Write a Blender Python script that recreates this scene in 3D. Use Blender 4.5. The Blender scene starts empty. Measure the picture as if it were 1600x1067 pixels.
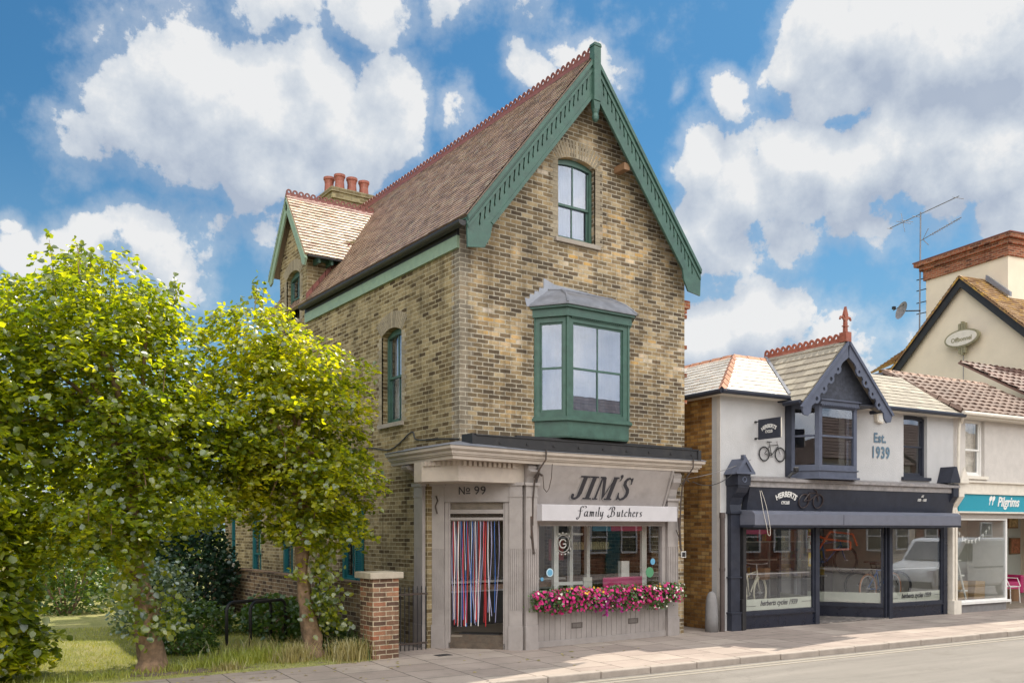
import bpy, math, random
import numpy as np
from mathutils import Vector, Matrix, noise
from mathutils.geometry import tessellate_polygon
R=math.radians
random.seed(7); rng=np.random.default_rng(7)
S=bpy.context.scene
COL=S.collection
# ------------------------------------------------------------------ camera
cd=bpy.data.cameras.new('camera'); cam=bpy.data.objects.new('camera',cd); COL.objects.link(cam)
HEAD=math.atan2(.5709,.8211)
cam.location=(-7.578,-12.392,2.05); cam.rotation_euler=(R(90),0,-HEAD)
cd.sensor_width=36; cd.sensor_fit='HORIZONTAL'; cd.lens=36*1395/1600
cd.shift_y=(825-533.5)/1600; cd.clip_end=2000; cd.clip_start=.1
S.camera=cam
# ------------------------------------------------------------------ world
SUNV=Vector((1,.37,1.6)).normalized()
W=bpy.data.worlds.new('World'); S.world=W; W.use_nodes=True
wt=W.node_tree; wt.nodes.clear()
def camdir(px,py):
    a=(px-800)/1395; b=(825-py)/1395
    c,s=math.cos(HEAD),math.sin(HEAD)
    return Vector((a*c+s,-a*s+c,b)).normalized()
class NT:
    def __init__(s,t): s.t=t
    def n(s,typ,ins=None,**kw):
        nd=s.t.nodes.new(typ)
        for k,v in kw.items(): setattr(nd,k,v)
        if ins:
            for k,v in ins.items():
                sk=nd.inputs[k]
                if isinstance(v,bpy.types.NodeSocket): s.t.links.new(v,sk)
                else: sk.default_value=v
        return nd
    def m(s,op,a,b=0.,c=None,clamp=False):
        ins={0:a,1:b}
        if c is not None: ins[2]=c
        return s.n('ShaderNodeMath',ins,operation=op,use_clamp=clamp).outputs[0]
    def mix(s,fac,a,b,bt='MIX'):
        nd=s.n('ShaderNodeMix',None,data_type='RGBA',blend_type=bt)
        for k,v in ((0,fac),(6,a),(7,b)):
            if isinstance(v,bpy.types.NodeSocket): s.t.links.new(v,nd.inputs[k])
            else: nd.inputs[k].default_value=v if k==0 else (v if len(v)==4 else (*v,1))
        return nd.outputs[2]
    def ramp(s,fac,stops,interp='LINEAR'):
        nd=s.n('ShaderNodeValToRGB',{0:fac}); cr=nd.color_ramp; cr.interpolation=interp
        while len(cr.elements)<len(stops): cr.elements.new(.5)
        for e,(p,c) in zip(cr.elements,stops): e.position=p; e.color=c if len(c)==4 else (*c,1)
        return nd.outputs[0]
    def noise(s,vec,scale,detail=3,rough=.55,dist=0.,out=0):
        return s.n('ShaderNodeTexNoise',{'Vector':vec,'Scale':scale,'Detail':detail,'Roughness':rough,'Distortion':dist}).outputs[out]
    def mr(s,v,a,b,c=0.,d=1.,it='LINEAR'):
        return s.n('ShaderNodeMapRange',{0:v,1:a,2:b,3:c,4:d},interpolation_type=it).outputs[0]
# blobs: (pixel x, pixel y, angular radius rad, amplitude)
BLOBS=[(200,150,.105,1.15),(300,135,.12,1.35),(390,190,.125,1.3),(480,160,.10,1.2),(560,200,.11,1.25),(620,215,.075,1.1),(130,190,.075,.9),(270,215,.09,1.1),
 (60,160,.035,.35),(260,390,.085,1.2),(190,380,.07,1.0),(120,395,.06,.8),(330,405,.055,.7),(20,395,.06,1.0),(10,340,.035,.9),(30,440,.05,.7),(430,360,.06,.55),
 (430,5,.085,.8),(560,0,.08,.8),(700,-5,.075,.75),(850,0,.07,.6),(840,120,.05,.75),(905,90,.04,.7),(730,215,.055,.6),(700,85,.03,.35),(1145,110,.05,.85),(1030,125,.025,.4),
 (1260,30,.07,1.15),(1350,50,.09,1.3),(1450,70,.10,1.4),(1560,60,.11,1.4),(1400,110,.06,1.0),(1650,110,.1,1.2),
 (1090,240,.07,1.15),(1170,260,.085,1.2),(1270,240,.09,1.3),(1370,250,.09,1.2),(1470,240,.085,1.2),(1560,230,.08,1.1),(1120,330,.08,1.0),(1250,330,.09,.95),(1350,320,.08,.9),(1480,300,.07,.8),(1600,330,.07,.8),(1080,380,.07,.7),
 (1180,510,.08,1.0),(1110,540,.08,1.1),(1240,480,.055,.8),(1330,400,.04,.35),(1420,560,.06,.6),(1130,440,.04,.4),(1590,430,.05,.6),(1300,560,.1,.7),(20,520,.1,.7),(200,480,.08,.5)]
cg=bpy.data.node_groups.new('CloudDensity','ShaderNodeTree')
cg.interface.new_socket('Vector',in_out='INPUT',socket_type='NodeSocketVector'); cg.interface.new_socket('Density',in_out='OUTPUT',socket_type='NodeSocketFloat')
g=NT(cg); gi=cg.nodes.new('NodeGroupInput'); go=cg.nodes.new('NodeGroupOutput')
d0=gi.outputs[0]
wn=g.noise(d0,7,2,.5,0,1)
wv=g.n('ShaderNodeVectorMath',{0:wn,1:(.5,.5,.5)},operation='SUBTRACT').outputs[0]
wv=g.n('ShaderNodeVectorMath',{0:wv,'Scale':.13},operation='SCALE').outputs[0]
dw=g.n('ShaderNodeVectorMath',{0:d0,1:wv},operation='ADD').outputs[0]
dw=g.n('ShaderNodeVectorMath',{0:dw},operation='NORMALIZE').outputs[0]
acc=None
for (px,py,r,a) in BLOBS:
    c=camdir(px,py)
    dist=g.n('ShaderNodeVectorMath',{0:dw,1:tuple(c)},operation='DISTANCE').outputs['Value']
    v=g.mr(dist,r*.0,r*1.1,a*.9,0.,'SMOOTHSTEP')
    acc=v if acc is None else g.m('MAXIMUM',acc,v)
# unseen cloud banks added behind the camera and overhead to light the facades
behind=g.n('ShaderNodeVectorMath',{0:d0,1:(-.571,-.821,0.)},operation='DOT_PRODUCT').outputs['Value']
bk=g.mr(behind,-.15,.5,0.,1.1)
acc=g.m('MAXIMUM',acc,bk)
zz=g.n('ShaderNodeSeparateXYZ',{0:d0}).outputs[2]
acc=g.m('MAXIMUM',acc,g.mr(zz,.0,.24,.58,.0))
n1=g.noise(d0,6.,5,.58); n2=g.noise(d0,20.,6,.64)
dens=g.m('ADD',acc,g.m('MULTIPLY_ADD',n1,1.75,-.87)); dens=g.m('ADD',dens,g.m('MULTIPLY_ADD',n2,1.15,-.575))
cg.links.new(dens,go.inputs[0])
w=NT(wt)
tc=w.n('ShaderNodeTexCoord').outputs['Generated']
sky=w.n('ShaderNodeTexSky',sky_type='NISHITA',sun_disc=False,sun_elevation=math.asin(SUNV.z),sun_rotation=math.atan2(SUNV.x,SUNV.y),air_density=1.2,dust_density=.6,ozone_density=2.2)
def dens_at(v):
    nd=w.n('ShaderNodeGroup',None,node_tree=cg); wt.links.new(v,nd.inputs[0]); return nd.outputs[0]
dA=dens_at(tc)
off=w.n('ShaderNodeVectorMath',{0:tc,1:(.02,.01,.05)},operation='ADD').outputs[0]
off=w.n('ShaderNodeVectorMath',{0:off},operation='NORMALIZE').outputs[0]
dB=dens_at(off)
cover=w.mr(dA,.40,.58,0.,1.,'SMOOTHSTEP')
wisp=w.mr(dA,.05,.5,0.,.38,'SMOOTHSTEP')
cover=w.m('MAXIMUM',cover,wisp)
rel=w.mr(w.m('SUBTRACT',dA,dB),-.5,.66,0.,1.)
thick=w.mr(dA,.45,1.5,0.,1.)
shade=w.m('SUBTRACT',w.m('ADD',w.m('MULTIPLY',rel,1.05),.20),w.m('ADD',w.m('MULTIPLY',thick,.06),w.m('MULTIPLY_ADD',w.noise(tc,9.,4,.6),-.3,.15)),clamp=True)
ccol=w.ramp(shade,[(.1,(.46,.54,.68)),(.5,(.64,.71,.81)),(.8,(.80,.85,.91)),(1.,(.97,.98,.99))])
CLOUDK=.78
bright=w.mr(w.n('ShaderNodeVectorMath',{0:tc,1:(-.22,-.74,.635)},operation='DOT_PRODUCT').outputs['Value'],.2,.9,CLOUDK,CLOUDK*4.9)  # added boost: unseen sky behind the camera outshines visible clouds to fill the fronts
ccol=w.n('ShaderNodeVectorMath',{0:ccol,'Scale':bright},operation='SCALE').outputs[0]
skyc=w.mix(1.,sky.outputs[0],(.20,.43,.54),'MULTIPLY')
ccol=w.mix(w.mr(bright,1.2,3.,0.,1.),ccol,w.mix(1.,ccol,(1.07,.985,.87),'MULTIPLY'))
skyc=w.n('ShaderNodeVectorMath',{0:skyc,'Scale':.15},operation='SCALE').outputs[0]
hz=w.mr(w.n('ShaderNodeSeparateXYZ',{0:tc}).outputs[2],.02,.42,.8,0.,'SMOOTHSTEP')
skyc=w.mix(hz,skyc,(.27,.45,.63,1))
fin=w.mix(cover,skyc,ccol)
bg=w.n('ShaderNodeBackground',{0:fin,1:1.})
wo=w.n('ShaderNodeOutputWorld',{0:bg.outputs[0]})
W.cycles.sampling_method='MANUAL'; W.cycles.sample_map_resolution=1024
# ------------------------------------------------------------------ sun, exposure
sl=bpy.data.lights.new('sun','SUN'); so=bpy.data.objects.new('sun',sl); COL.objects.link(so)
sl.energy=5.0; sl.angle=R(.5); sl.color=(1,.91,.77); so.rotation_euler=SUNV.to_track_quat('Z','Y').to_euler(); so.location=(20,10,30)
S.view_settings.view_transform='Standard'; S.view_settings.look='None'; S.view_settings.gamma=1; S.view_settings.use_curve_mapping=False
S.view_settings.exposure=.16
S.render.film_transparent=False
S.cycles.max_bounces=7; S.cycles.transparent_max_bounces=16; S.cycles.use_denoising=True
# ------------------------------------------------------------------ materials
MATS={}
def newmat(name):
    m=bpy.data.materials.new(name); m.use_nodes=True; t=m.node_tree; t.nodes.clear(); return m,NT(t)
def finish(g,bsdf): g.n('ShaderNodeOutputMaterial',{0:bsdf})
def paint(name,col,rough=.5,var=.12,vs=6.,bump=.15,bs=60.,metal=0.,spec=.5,stain=0.,stcol=(.2,.16,.12),rnd=0.):
    if name in MATS: return MATS[name]
    m,g=newmat(name); o=g.n('ShaderNodeTexCoord').outputs['Object']
    n=g.noise(o,vs,5,.6); hi=tuple(min(1,c*(1+var)) for c in col); lo=tuple(c*(1-var) for c in col)
    c=g.ramp(n,[(.3,lo),(.7,hi)])
    if rnd:
        ri=g.n('ShaderNodeNewGeometry').outputs['Random Per Island']
        c=g.mix(1.,c,g.ramp(ri,[(0,(1-rnd,)*3),(1,(1+rnd,)*3)]),'MULTIPLY')
    if stain:
        s=g.noise(o,vs*.7,8,.7); f=g.mr(s,.52,.75,0.,stain); c=g.mix(f,c,stcol)
    b=g.noise(o,bs,4,.6); bn=g.n('ShaderNodeBump',{'Strength':bump,'Distance':.01,'Height':b}).outputs[0]
    r=g.mr(n,.2,.8,max(.02,rough-.1),min(1,rough+.1))
    p=g.n('ShaderNodeBsdfPrincipled',{'Base Color':c,'Roughness':r,'Metallic':metal,'Specular IOR Level':spec,'Normal':bn})
    finish(g,p.outputs[0]); MATS[name]=m; return m
def brick(name,stops,mortar,bw=.225,bh=.075,ms=.0085,patch=None,grime=.25,corner=None,squash=1.,rot=None,bump=.5,flem=False,vec=None):
    m,g=newmat(name); o=g.n('ShaderNodeTexCoord').outputs['Object']
    sx=g.n('ShaderNodeSeparateXYZ',{0:o})
    u=g.m('ADD',sx.outputs[0],sx.outputs[1])
    if vec=='XY': v3=g.n('ShaderNodeCombineXYZ',{0:sx.outputs[0],1:sx.outputs[1]}).outputs[0]
    else: v3=g.n('ShaderNodeCombineXYZ',{0:u,1:sx.outputs[2],2:0.}).outputs[0]
    wob=g.noise(v3,9.,3,.6,0,1); wv=g.n('ShaderNodeVectorMath',{0:wob,1:(.5,.5,.5)},operation='SUBTRACT').outputs[0]
    wv=g.n('ShaderNodeVectorMath',{0:wv,'Scale':.016*bh/.075},operation='SCALE').outputs[0]
    vv=g.n('ShaderNodeVectorMath',{0:v3,1:wv},operation='ADD').outputs[0]
    bt=g.n('ShaderNodeTexBrick',{'Vector':vv,'Color1':(0,0,0,1),'Color2':(1,1,1,1),'Mortar':(.5,.5,.5,1),'Scale':1.,'Mortar Size':ms,'Mortar Smooth':.25,'Bias':0.,'Brick Width':bw,'Row Height':bh},offset=.5,offset_frequency=2,squash=squash,squash_frequency=2)
    rv=bt.outputs[0]; fac=bt.outputs['Fac']
    c=g.ramp(rv,stops,'CONSTANT' if False else 'LINEAR')
    if patch:
        pn=g.noise(v3,patch[1],4,.6); pf=g.mr(pn,patch[2],patch[2]+.09,0.,1.)
        c2=g.ramp(rv,patch[0]); c=g.mix(pf,c,c2)
    sp=g.noise(v3,70.,4,.7); c=g.mix(1.,c,g.ramp(sp,[(.3,(.68,.68,.68)),(.7,(1.25,1.25,1.25))]),'MULTIPLY')
    mo=g.mix(1.,(*mortar,1),g.ramp(g.noise(v3,14.,5,.6),[(.3,(.7,.7,.7)),(.7,(1.2,1.2,1.2))]),'MULTIPLY')
    if corner:
        lim,cc=corner
        row=g.m('MODULO',g.m('FLOOR',g.m('DIVIDE',sx.outputs[2],bh)),2.)
        wd=g.m('MULTIPLY_ADD',row,.11,lim)
        f=g.m('LESS_THAN',u,wd); f=g.m('MULTIPLY',f,.75)
        c=g.mix(f,c,cc)
    c=g.mix(fac,c,mo)
    gr=g.noise(v3,1.1,6,.65); c=g.mix(1.,c,g.ramp(gr,[(.3,(1-grime,)*3),(.7,(1+grime*.6,)*3)]),'MULTIPLY')
    stk=g.n('ShaderNodeMapping',{0:v3,3:(2.6,.35,1.)}).outputs[0]
    c=g.mix(1.,c,g.ramp(g.noise(stk,1.6,6,.7),[(.34,(.66,.64,.62)),(.5,(1,1,1)),(.7,(1.16,1.15,1.12))]),'MULTIPLY')
    h=g.m('SUBTRACT',g.m('MULTIPLY',sp,.5),g.m('MULTIPLY',fac,1.))
    bn=g.n('ShaderNodeBump',{'Strength':bump,'Distance':.02,'Height':h}).outputs[0]
    p=g.n('ShaderNodeBsdfPrincipled',{'Base Color':c,'Roughness':.88,'Specular IOR Level':.25,'Normal':bn})
    finish(g,p.outputs[0]); return m
def tilemat(name,stops,rough=.8,lich=None,moss=.0,spec=.3,bump=.4,dark=None):
    m,g=newmat(name); o=g.n('ShaderNodeTexCoord').outputs['Object']
    ri=g.n('ShaderNodeNewGeometry').outputs['Random Per Island']
    c=g.ramp(ri,stops); sp=g.noise(o,45.,4,.7)
    c=g.mix(1.,c,g.ramp(sp,[(.3,(.85,.85,.85)),(.7,(1.12,1.12,1.12))]),'MULTIPLY')
    if dark:
        c=g.mix(g.mr(g.noise(o,1.3,6,.65),.5,.66,0.,dark[0]),c,dark[1])
    if lich: c=g.mix(g.mr(g.noise(o,3.5,7,.72),lich[1],lich[1]+.12,0.,.8),c,lich[0])
    bn=g.n('ShaderNodeBump',{'Strength':bump,'Distance':.01,'Height':sp}).outputs[0]
    p=g.n('ShaderNodeBsdfPrincipled',{'Base Color':c,'Roughness':rough,'Specular IOR Level':spec,'Normal':bn})
    finish(g,p.outputs[0]); return m
def glassmat(name,refl=.12,tint=(.9,.93,.92),wav=.0):
    m,g=newmat(name); o=g.n('ShaderNodeTexCoord').outputs['Object']
    b=g.noise(o,1.6,2,.5); bn=g.n('ShaderNodeBump',{'Strength':wav,'Distance':.02,'Height':b}).outputs[0]
    gl=g.n('ShaderNodeBsdfGlossy',{'Color':(.84,.88,1,1),'Roughness':.0,'Normal':bn}); tr=g.n('ShaderNodeBsdfTransparent',{'Color':(*tint,1)})
    bf=g.n('ShaderNodeNewGeometry').outputs['Backfacing']
    fr=g.n('ShaderNodeFresnel',{'IOR':g.mr(bf,0.,1.,1.5,1/1.5)}); f=g.m('MULTIPLY_ADD',fr.outputs[0],1.6,refl-.06,clamp=True)
    mx=g.n('ShaderNodeMixShader',{0:f,1:tr.outputs[0],2:gl.outputs[0]}); finish(g,mx.outputs[0]); return m
def leafmat(name,stops,trans=.5,gloss=.12,dk=1.):
    m,g=newmat(name); o=g.n('ShaderNodeTexCoord').outputs['Object']
    ri=g.n('ShaderNodeNewGeometry').outputs['Random Per Island']
    cl=g.noise(o,1.4,3,.6)
    f=g.m('MULTIPLY_ADD',cl,.9,g.m('MULTIPLY_ADD',ri,.5,-.2),clamp=True)
    c=g.ramp(f,stops); ct=g.mix(1.,c,(2.5,2.25,.5),'MULTIPLY'); c=g.mix(1.,c,(dk,dk*1.05,dk,1),'MULTIPLY')
    d=g.n('ShaderNodeBsdfDiffuse',{0:c}); t=g.n('ShaderNodeBsdfTranslucent',{0:ct}); gl=g.n('ShaderNodeBsdfGlossy',{'Color':(.9,.95,1,1),'Roughness':.38})
    a=g.n('ShaderNodeMixShader',{0:trans,1:d.outputs[0],2:t.outputs[0]}); b=g.n('ShaderNodeMixShader',{0:gloss,1:a.outputs[0],2:gl.outputs[0]})
    finish(g,b.outputs[0]); return m
STK=[(0,(.085,.062,.042)),(.3,(.135,.10,.062)),(.5,(.18,.13,.075)),(.68,(.225,.16,.09)),(.85,(.30,.215,.115)),(1,(.40,.31,.19))]
STY=[(0,(.13,.09,.055)),(.25,(.25,.175,.10)),(.5,(.37,.27,.14)),(.72,(.46,.36,.24)),(.88,(.5,.3,.1)),(1,(.58,.5,.42))]
M_front=brick('london_stock_front',STK,(.43,.385,.305),patch=(STY,1.05,.5),corner=(.16,(.21,.18,.14,1)),grime=.3)
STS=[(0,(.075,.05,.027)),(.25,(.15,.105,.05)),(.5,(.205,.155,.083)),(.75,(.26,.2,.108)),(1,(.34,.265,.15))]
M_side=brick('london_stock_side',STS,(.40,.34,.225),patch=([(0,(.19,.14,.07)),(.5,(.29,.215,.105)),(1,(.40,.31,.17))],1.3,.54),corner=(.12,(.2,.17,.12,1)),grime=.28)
M_herbbrick=brick('yellow_brown_brick',[(0,(.16,.075,.025)),(.4,(.30,.15,.045)),(.75,(.40,.21,.06)),(1,(.46,.30,.12))],(.25,.16,.08),grime=.35,ms=.009)
M_gardenbrick=brick('garden_brick',[(0,(.10,.06,.045)),(.3,(.2,.11,.07)),(.6,(.28,.16,.10)),(.85,(.36,.13,.07)),(1,(.32,.24,.15))],(.5,.42,.30),grime=.3)
M_gwall=brick('garden_wall_brick',[(0,(.07,.045,.035)),(.4,(.16,.10,.065)),(.8,(.25,.16,.09)),(1,(.3,.2,.12))],(.4,.33,.24),grime=.35)
M_redbrick=brick('red_brick',[(0,(.12,.04,.025)),(.5,(.3,.09,.045)),(1,(.34,.13,.07))],(.36,.26,.18),grime=.2)
M_chimbrick=brick('chimney_brick',[(0,(.16,.12,.06)),(.5,(.3,.25,.13)),(1,(.36,.3,.17))],(.3,.26,.17),grime=.35)
M_gauge=paint('gauged_brick',(.27,.225,.16),.9,.2,30,.5,80,rnd=.22)
M_sill=paint('stone_sill',(.30,.26,.22),.85,.15,12,.3,60,stain=.4)
M_green=paint('green_paint',(.043,.095,.073),.42,.22,7,.25,45,stain=.5,stcol=(.09,.16,.125))
M_teal=paint('teal_paint',(.01,.10,.11),.4,.1,9,.1,60)
M_green2=paint('pale_green_paint',(.23,.31,.215),.45,.12,9,.12,60,stain=.3,stcol=(.22,.25,.17))
M_grey=paint('mauve_grey_paint',(.31,.275,.26),.5,.12,4,.15,50,stain=.55,stcol=(.22,.19,.17))
M_corn=paint('cornice_paint',(.42,.355,.30),.5,.1,5,.12,60,stain=.3,stcol=(.3,.25,.2))
M_awn=paint('pale_awning_metal',(.50,.475,.49),.4,.05,4,.05,50)
M_let=paint('dark_letter_paint',(.022,.02,.026),.5,.1,20,.05)
M_letsh=paint('letter_shadow_paint',(.25,.23,.22),.5,.05,20,.05)
M_black=paint('black_paint',(.018,.017,.019),.5,.2,8,.15,50,stain=.2,stcol=(.12,.10,.08))
M_iron=paint('rusty_iron',(.05,.035,.028),.7,.3,25,.3,90,stain=.6,stcol=(.16,.07,.035))
M_lead=paint('lead_sheet',(.17,.175,.20),.5,.22,5,.25,25,stain=.45,stcol=(.32,.32,.34))
M_tile=tilemat('clay_tiles',[(0,(.17,.11,.08)),(.3,(.27,.17,.125)),(.6,(.33,.215,.155)),(.85,(.40,.28,.20)),(1,(.31,.25,.18))],.38,lich=((.32,.26,.16,1),.62),spec=.9,bump=.15,dark=(.3,(.2,.14,.10,1)))
M_tile2=tilemat('lichen_tiles',[(0,(.22,.125,.08)),(.4,(.33,.22,.14)),(.8,(.42,.3,.2)),(1,(.48,.38,.28))],.5,lich=((.55,.22,.04,1),.6),spec=.9)
M_ridge=paint('terracotta',(.17,.055,.042),.6,.25,14,.3,60,stain=.3,stcol=(.12,.06,.05))
M_terra=paint('red_terracotta',(.26,.075,.045),.6,.2,10,.2,60,stain=.25,stcol=(.5,.35,.28))
M_slate=tilemat('slates_buff',[(0,(.24,.21,.17)),(.5,(.31,.275,.22)),(1,(.38,.34,.27))],.75,lich=((.16,.12,.07,1),.66),dark=(.4,(.2,.17,.13,1)))
M_slatew=tilemat('slates_glare',[(0,(.50,.45,.38)),(.5,(.6,.55,.47)),(1,(.7,.64,.55))],.22,lich=((.5,.20,.05,1),.59),spec=1.)  # paler copy of the slates, sun glare put into the base colour
M_pan=tilemat('concrete_pantiles',[(0,(.10,.06,.045)),(.5,(.145,.09,.068)),(1,(.19,.125,.095))],.7,lich=((.3,.22,.14,1),.66))
M_pubtile=tilemat('pub_tiles',[(0,(.2,.11,.06)),(.5,(.32,.2,.11)),(1,(.42,.28,.16))],.8,lich=((.55,.33,.06,1),.5))
M_render=paint('white_render',(.45,.44,.445),.85,.06,3,.9,38,stain=.18,stcol=(.45,.42,.38))
M_render2=paint('cream_render',(.70,.60,.47),.9,.05,2,.25,60)
M_render3=paint('soft_white_render',(.52,.48,.45),.85,.08,4,.8,40,stain=.25,stcol=(.4,.35,.3))
M_dark=paint('slate_blue_paint',(.026,.029,.043),.45,.2,6,.12,60,spec=.3,stain=.25,stcol=(.07,.07,.08))
M_mid=paint('blue_grey_paint',(.085,.095,.135),.45,.15,6,.1,60,spec=.3)
M_midl=paint('awning_cassette_grey',(.13,.135,.17),.38,.08,6,.06,60)
M_navy=paint('navy_paint',(.012,.015,.028),.3,.12,6,.06,60)
M_leadgrey=paint('worn_lead_flashing',(.24,.22,.22),.55,.25,9,.25,40,stain=.5,stcol=(.42,.36,.3))
M_white=paint('white_paint',(.74,.72,.69),.45,.05,8,.06,60)
M_offwhite=paint('cream_paint',(.66,.60,.52),.5,.08,8,.08,60,stain=.2,stcol=(.4,.33,.27))
M_tealsign=paint('teal_sign_panel',(.02,.27,.36),.35,.04,3,.03,60)
M_int=paint('interior_wall',(.68,.64,.58),.8,.1,2,.1)
M_intd=paint('interior_dark',(.055,.05,.048),.8,.25,3,.1)
M_intf=paint('interior_floor',(.22,.18,.14),.5,.15,4,.1)
M_wood=paint('wood',(.22,.12,.06),.6,.2,6,.2)
M_bark=paint('bark',(.24,.155,.10),.95,.45,11,1.0,22,stain=.4,stcol=(.09,.065,.045))
M_concrete=paint('concrete_stone',(.21,.20,.20),.9,.12,9,.4,60,stain=.3)
M_cap=paint('stone_cap',(.42,.36,.28),.9,.15,7,.5,60,stain=.4,stcol=(.25,.2,.14))
M_curtain=paint('net_curtain',(.22,.23,.29),.9,.12,5,.2,30)
M_curtain2=paint('pale_curtain',(.75,.68,.62),.9,.2,9,.2,30)
G_up=glassmat('window_glass_up',.14,(.85,.88,.9),.03)
G_shop=glassmat('shop_glass',.075,(.95,.96,.95),.015)
G_plain=glassmat('clear_glass',.10,(.95,.97,.96),.0)
# ------------------------------------------------------------------ mesh helpers
FR=Matrix.Identity(4)
def ID(a,b,d): return (a,d,b)          # a=x, b=z, d=y
def MF(V0=0.): return lambda a,b,d:(a,V0+d,b)
def MS(U0=0.): return lambda a,b,d:(U0+d,a,b)
def MTOP(z0=0.): return lambda a,b,d:(a,b,z0+d)
def ML(p,q):   # vertical plane from p to q (plan), d = inward normal (left of p->q)
    dx,dy=q[0]-p[0],q[1]-p[1]; l=math.hypot(dx,dy); dx/=l; dy/=l
    return lambda a,b,d:(p[0]+dx*a-dy*d,p[1]+dy*a+dx*d,b)
class MB:
    def __init__(s): s.v=[]; s.f=[]
    def add(s,vs,fs):
        k=len(s.v); s.v+= [tuple(x) for x in vs]; s.f+=[tuple(i+k for i in f) for f in fs]; return s
    def box(s,a0,a1,b0,b1,d0,d1,M=ID):
        vs=[M(a,b,d) for d in (d0,d1) for b in (b0,b1) for a in (a0,a1)]
        return s.add(vs,[(0,1,3,2),(4,6,7,5),(0,4,5,1),(2,3,7,6),(0,2,6,4),(1,5,7,3)])
    def slab(s,out,holes=(),d0=0.,d1=.02,M=ID):
        loops=[list(out)]+[list(h) for h in holes]
        tri=tessellate_polygon([[Vector((x,y,0)) for x,y in l] for l in loops])
        flat=[p for l in loops for p in l]; n=len(flat)
        vs=[M(x,y,d0) for x,y in flat]+[M(x,y,d1) for x,y in flat]
        fs=[tuple(t) for t in tri]+[tuple(n+i for i in reversed(t)) for t in tri]
        k=0
        for l in loops:
            m=len(l)
            for i in range(m):
                j=(i+1)%m; fs.append((k+i,k+j,n+k+j,n+k+i))
            k+=m
        return s.add(vs,fs)
    def quad(s,*p): return s.add(p,[tuple(range(len(p)))])
    def tube(s,pts,r,n=8,caps=True,M=None):
        if M: pts=[M(*p) for p in pts]
        pts=[Vector(p) for p in pts]; rs=r if isinstance(r,(list,tuple)) else [r]*len(pts)
        ring=[]; up=None
        for i,p in enumerate(pts):
            t=(pts[min(i+1,len(pts)-1)]-pts[max(i-1,0)])
            if t.length<1e-9: t=Vector((0,0,1))
            t.normalize()
            if up is None:
                up=Vector((0,0,1)) if abs(t.z)<.9 else Vector((1,0,0))
            a=t.cross(up)
            if a.length<1e-6: a=t.orthogonal()
            a.normalize(); b=a.cross(t).normalized(); up=b
            ring+= [p+ (a*math.cos(2*math.pi*k/n)+b*math.sin(2*math.pi*k/n))*rs[i] for k in range(n)]
        fs=[]
        for i in range(len(pts)-1):
            for k in range(n):
                k2=(k+1)%n; fs.append((i*n+k,i*n+k2,(i+1)*n+k2,(i+1)*n+k))
        if caps: fs.append(tuple(range(n))[::-1]); fs.append(tuple((len(pts)-1)*n+k for k in range(n)))
        return s.add(ring,fs)
    def ring(s,c,R0,r,ax,bx,n=28,m=6,arc=(0,2*math.pi)):
        c=Vector(c); ax=Vector(ax).normalized(); bx=Vector(bx).normalized()
        closed=abs(arc[1]-arc[0]-2*math.pi)<1e-6
        nz=ax.cross(bx); vs=[]; fs=[]
        N=n if closed else n+1
        for i in range(N):
            t=arc[0]+(arc[1]-arc[0])*i/n; u=ax*math.cos(t)+bx*math.sin(t)
            for k in range(m):
                q=2*math.pi*k/m; vs.append(c+u*(R0+r*math.cos(q))+nz*r*math.sin(q))
        for i in range(n):
            i2=(i+1)%N
            for k in range(m):
                k2=(k+1)%m; fs.append((i*m+k,i2*m+k,i2*m+k2,i*m+k2))
        return s.add(vs,fs)
    def lathe(s,prof,c,n=20,axis='Z'):
        vs=[]; fs=[]
        for (r,z) in prof:
            for k in range(n):
                t=2*math.pi*k/n; vs.append((c[0]+r*math.cos(t),c[1]+r*math.sin(t),c[2]+z))
        for i in range(len(prof)-1):
            for k in range(n):
                k2=(k+1)%n; fs.append((i*n+k,i*n+k2,(i+1)*n+k2,(i+1)*n+k))
        fs.append(tuple(range(n))[::-1]); fs.append(tuple((len(prof)-1)*n+k for k in range(n)))
        return s.add(vs,fs)
    def build(s,name,mat,parent=None,label=None,cat=None,group=None,kind=None,smooth=False,bevel=0.,base=None):
        me=bpy.data.meshes.new(name); o=bpy.data.objects.new(name,me); COL.objects.link(o)
        v=np.array(s.v,dtype=float).reshape(-1,3)
        if parent is not None:
            b=np.array(parent['_b'][:]) if '_b' in parent else np.zeros(3)
            o.parent=parent; o['_b']=tuple(float(x) for x in b)
        else:
            if base is None:
                base=((v[:,0].min()+v[:,0].max())/2,(v[:,1].min()+v[:,1].max())/2,v[:,2].min()) if kind is None else (0,0,0)
            b=np.array(base,float); o.matrix_world=FR@Matrix.Translation(Vector(b)); o['_b']=tuple(float(x) for x in b)
        me.from_pydata([tuple(x) for x in (v-b)],[],s.f); me.validate()
        if mat is not None: me.materials.append(mat)
        if smooth: me.polygons.foreach_set('use_smooth',[True]*len(me.polygons))
        if bevel:
            bm=o.modifiers.new('bevel','BEVEL'); bm.width=bevel; bm.segments=2; bm.limit_method='ANGLE'
        import bmesh
        bb=bmesh.new(); bb.from_mesh(me); bmesh.ops.recalc_face_normals(bb,faces=bb.faces[:]) if len(bb.faces)<60000 else None; bb.to_mesh(me); bb.free()
        tag(o,label,cat,group,kind); return o
def tag(o,label=None,cat=None,group=None,kind=None):
    if label: o['label']=label
    if cat: o['category']=cat
    if group: o['group']=group
    if kind: o['kind']=kind
    return o
def thing(name,label,cat,base=(0,0,0),group=None,rot=0.):
    o=bpy.data.objects.new(name,None); COL.objects.link(o); o.empty_display_size=.2
    o.matrix_world=FR@Matrix.Translation(Vector(base))@Matrix.Rotation(rot,4,'Z'); o['_b']=tuple(map(float,base))
    return tag(o,label,cat,group)
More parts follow.
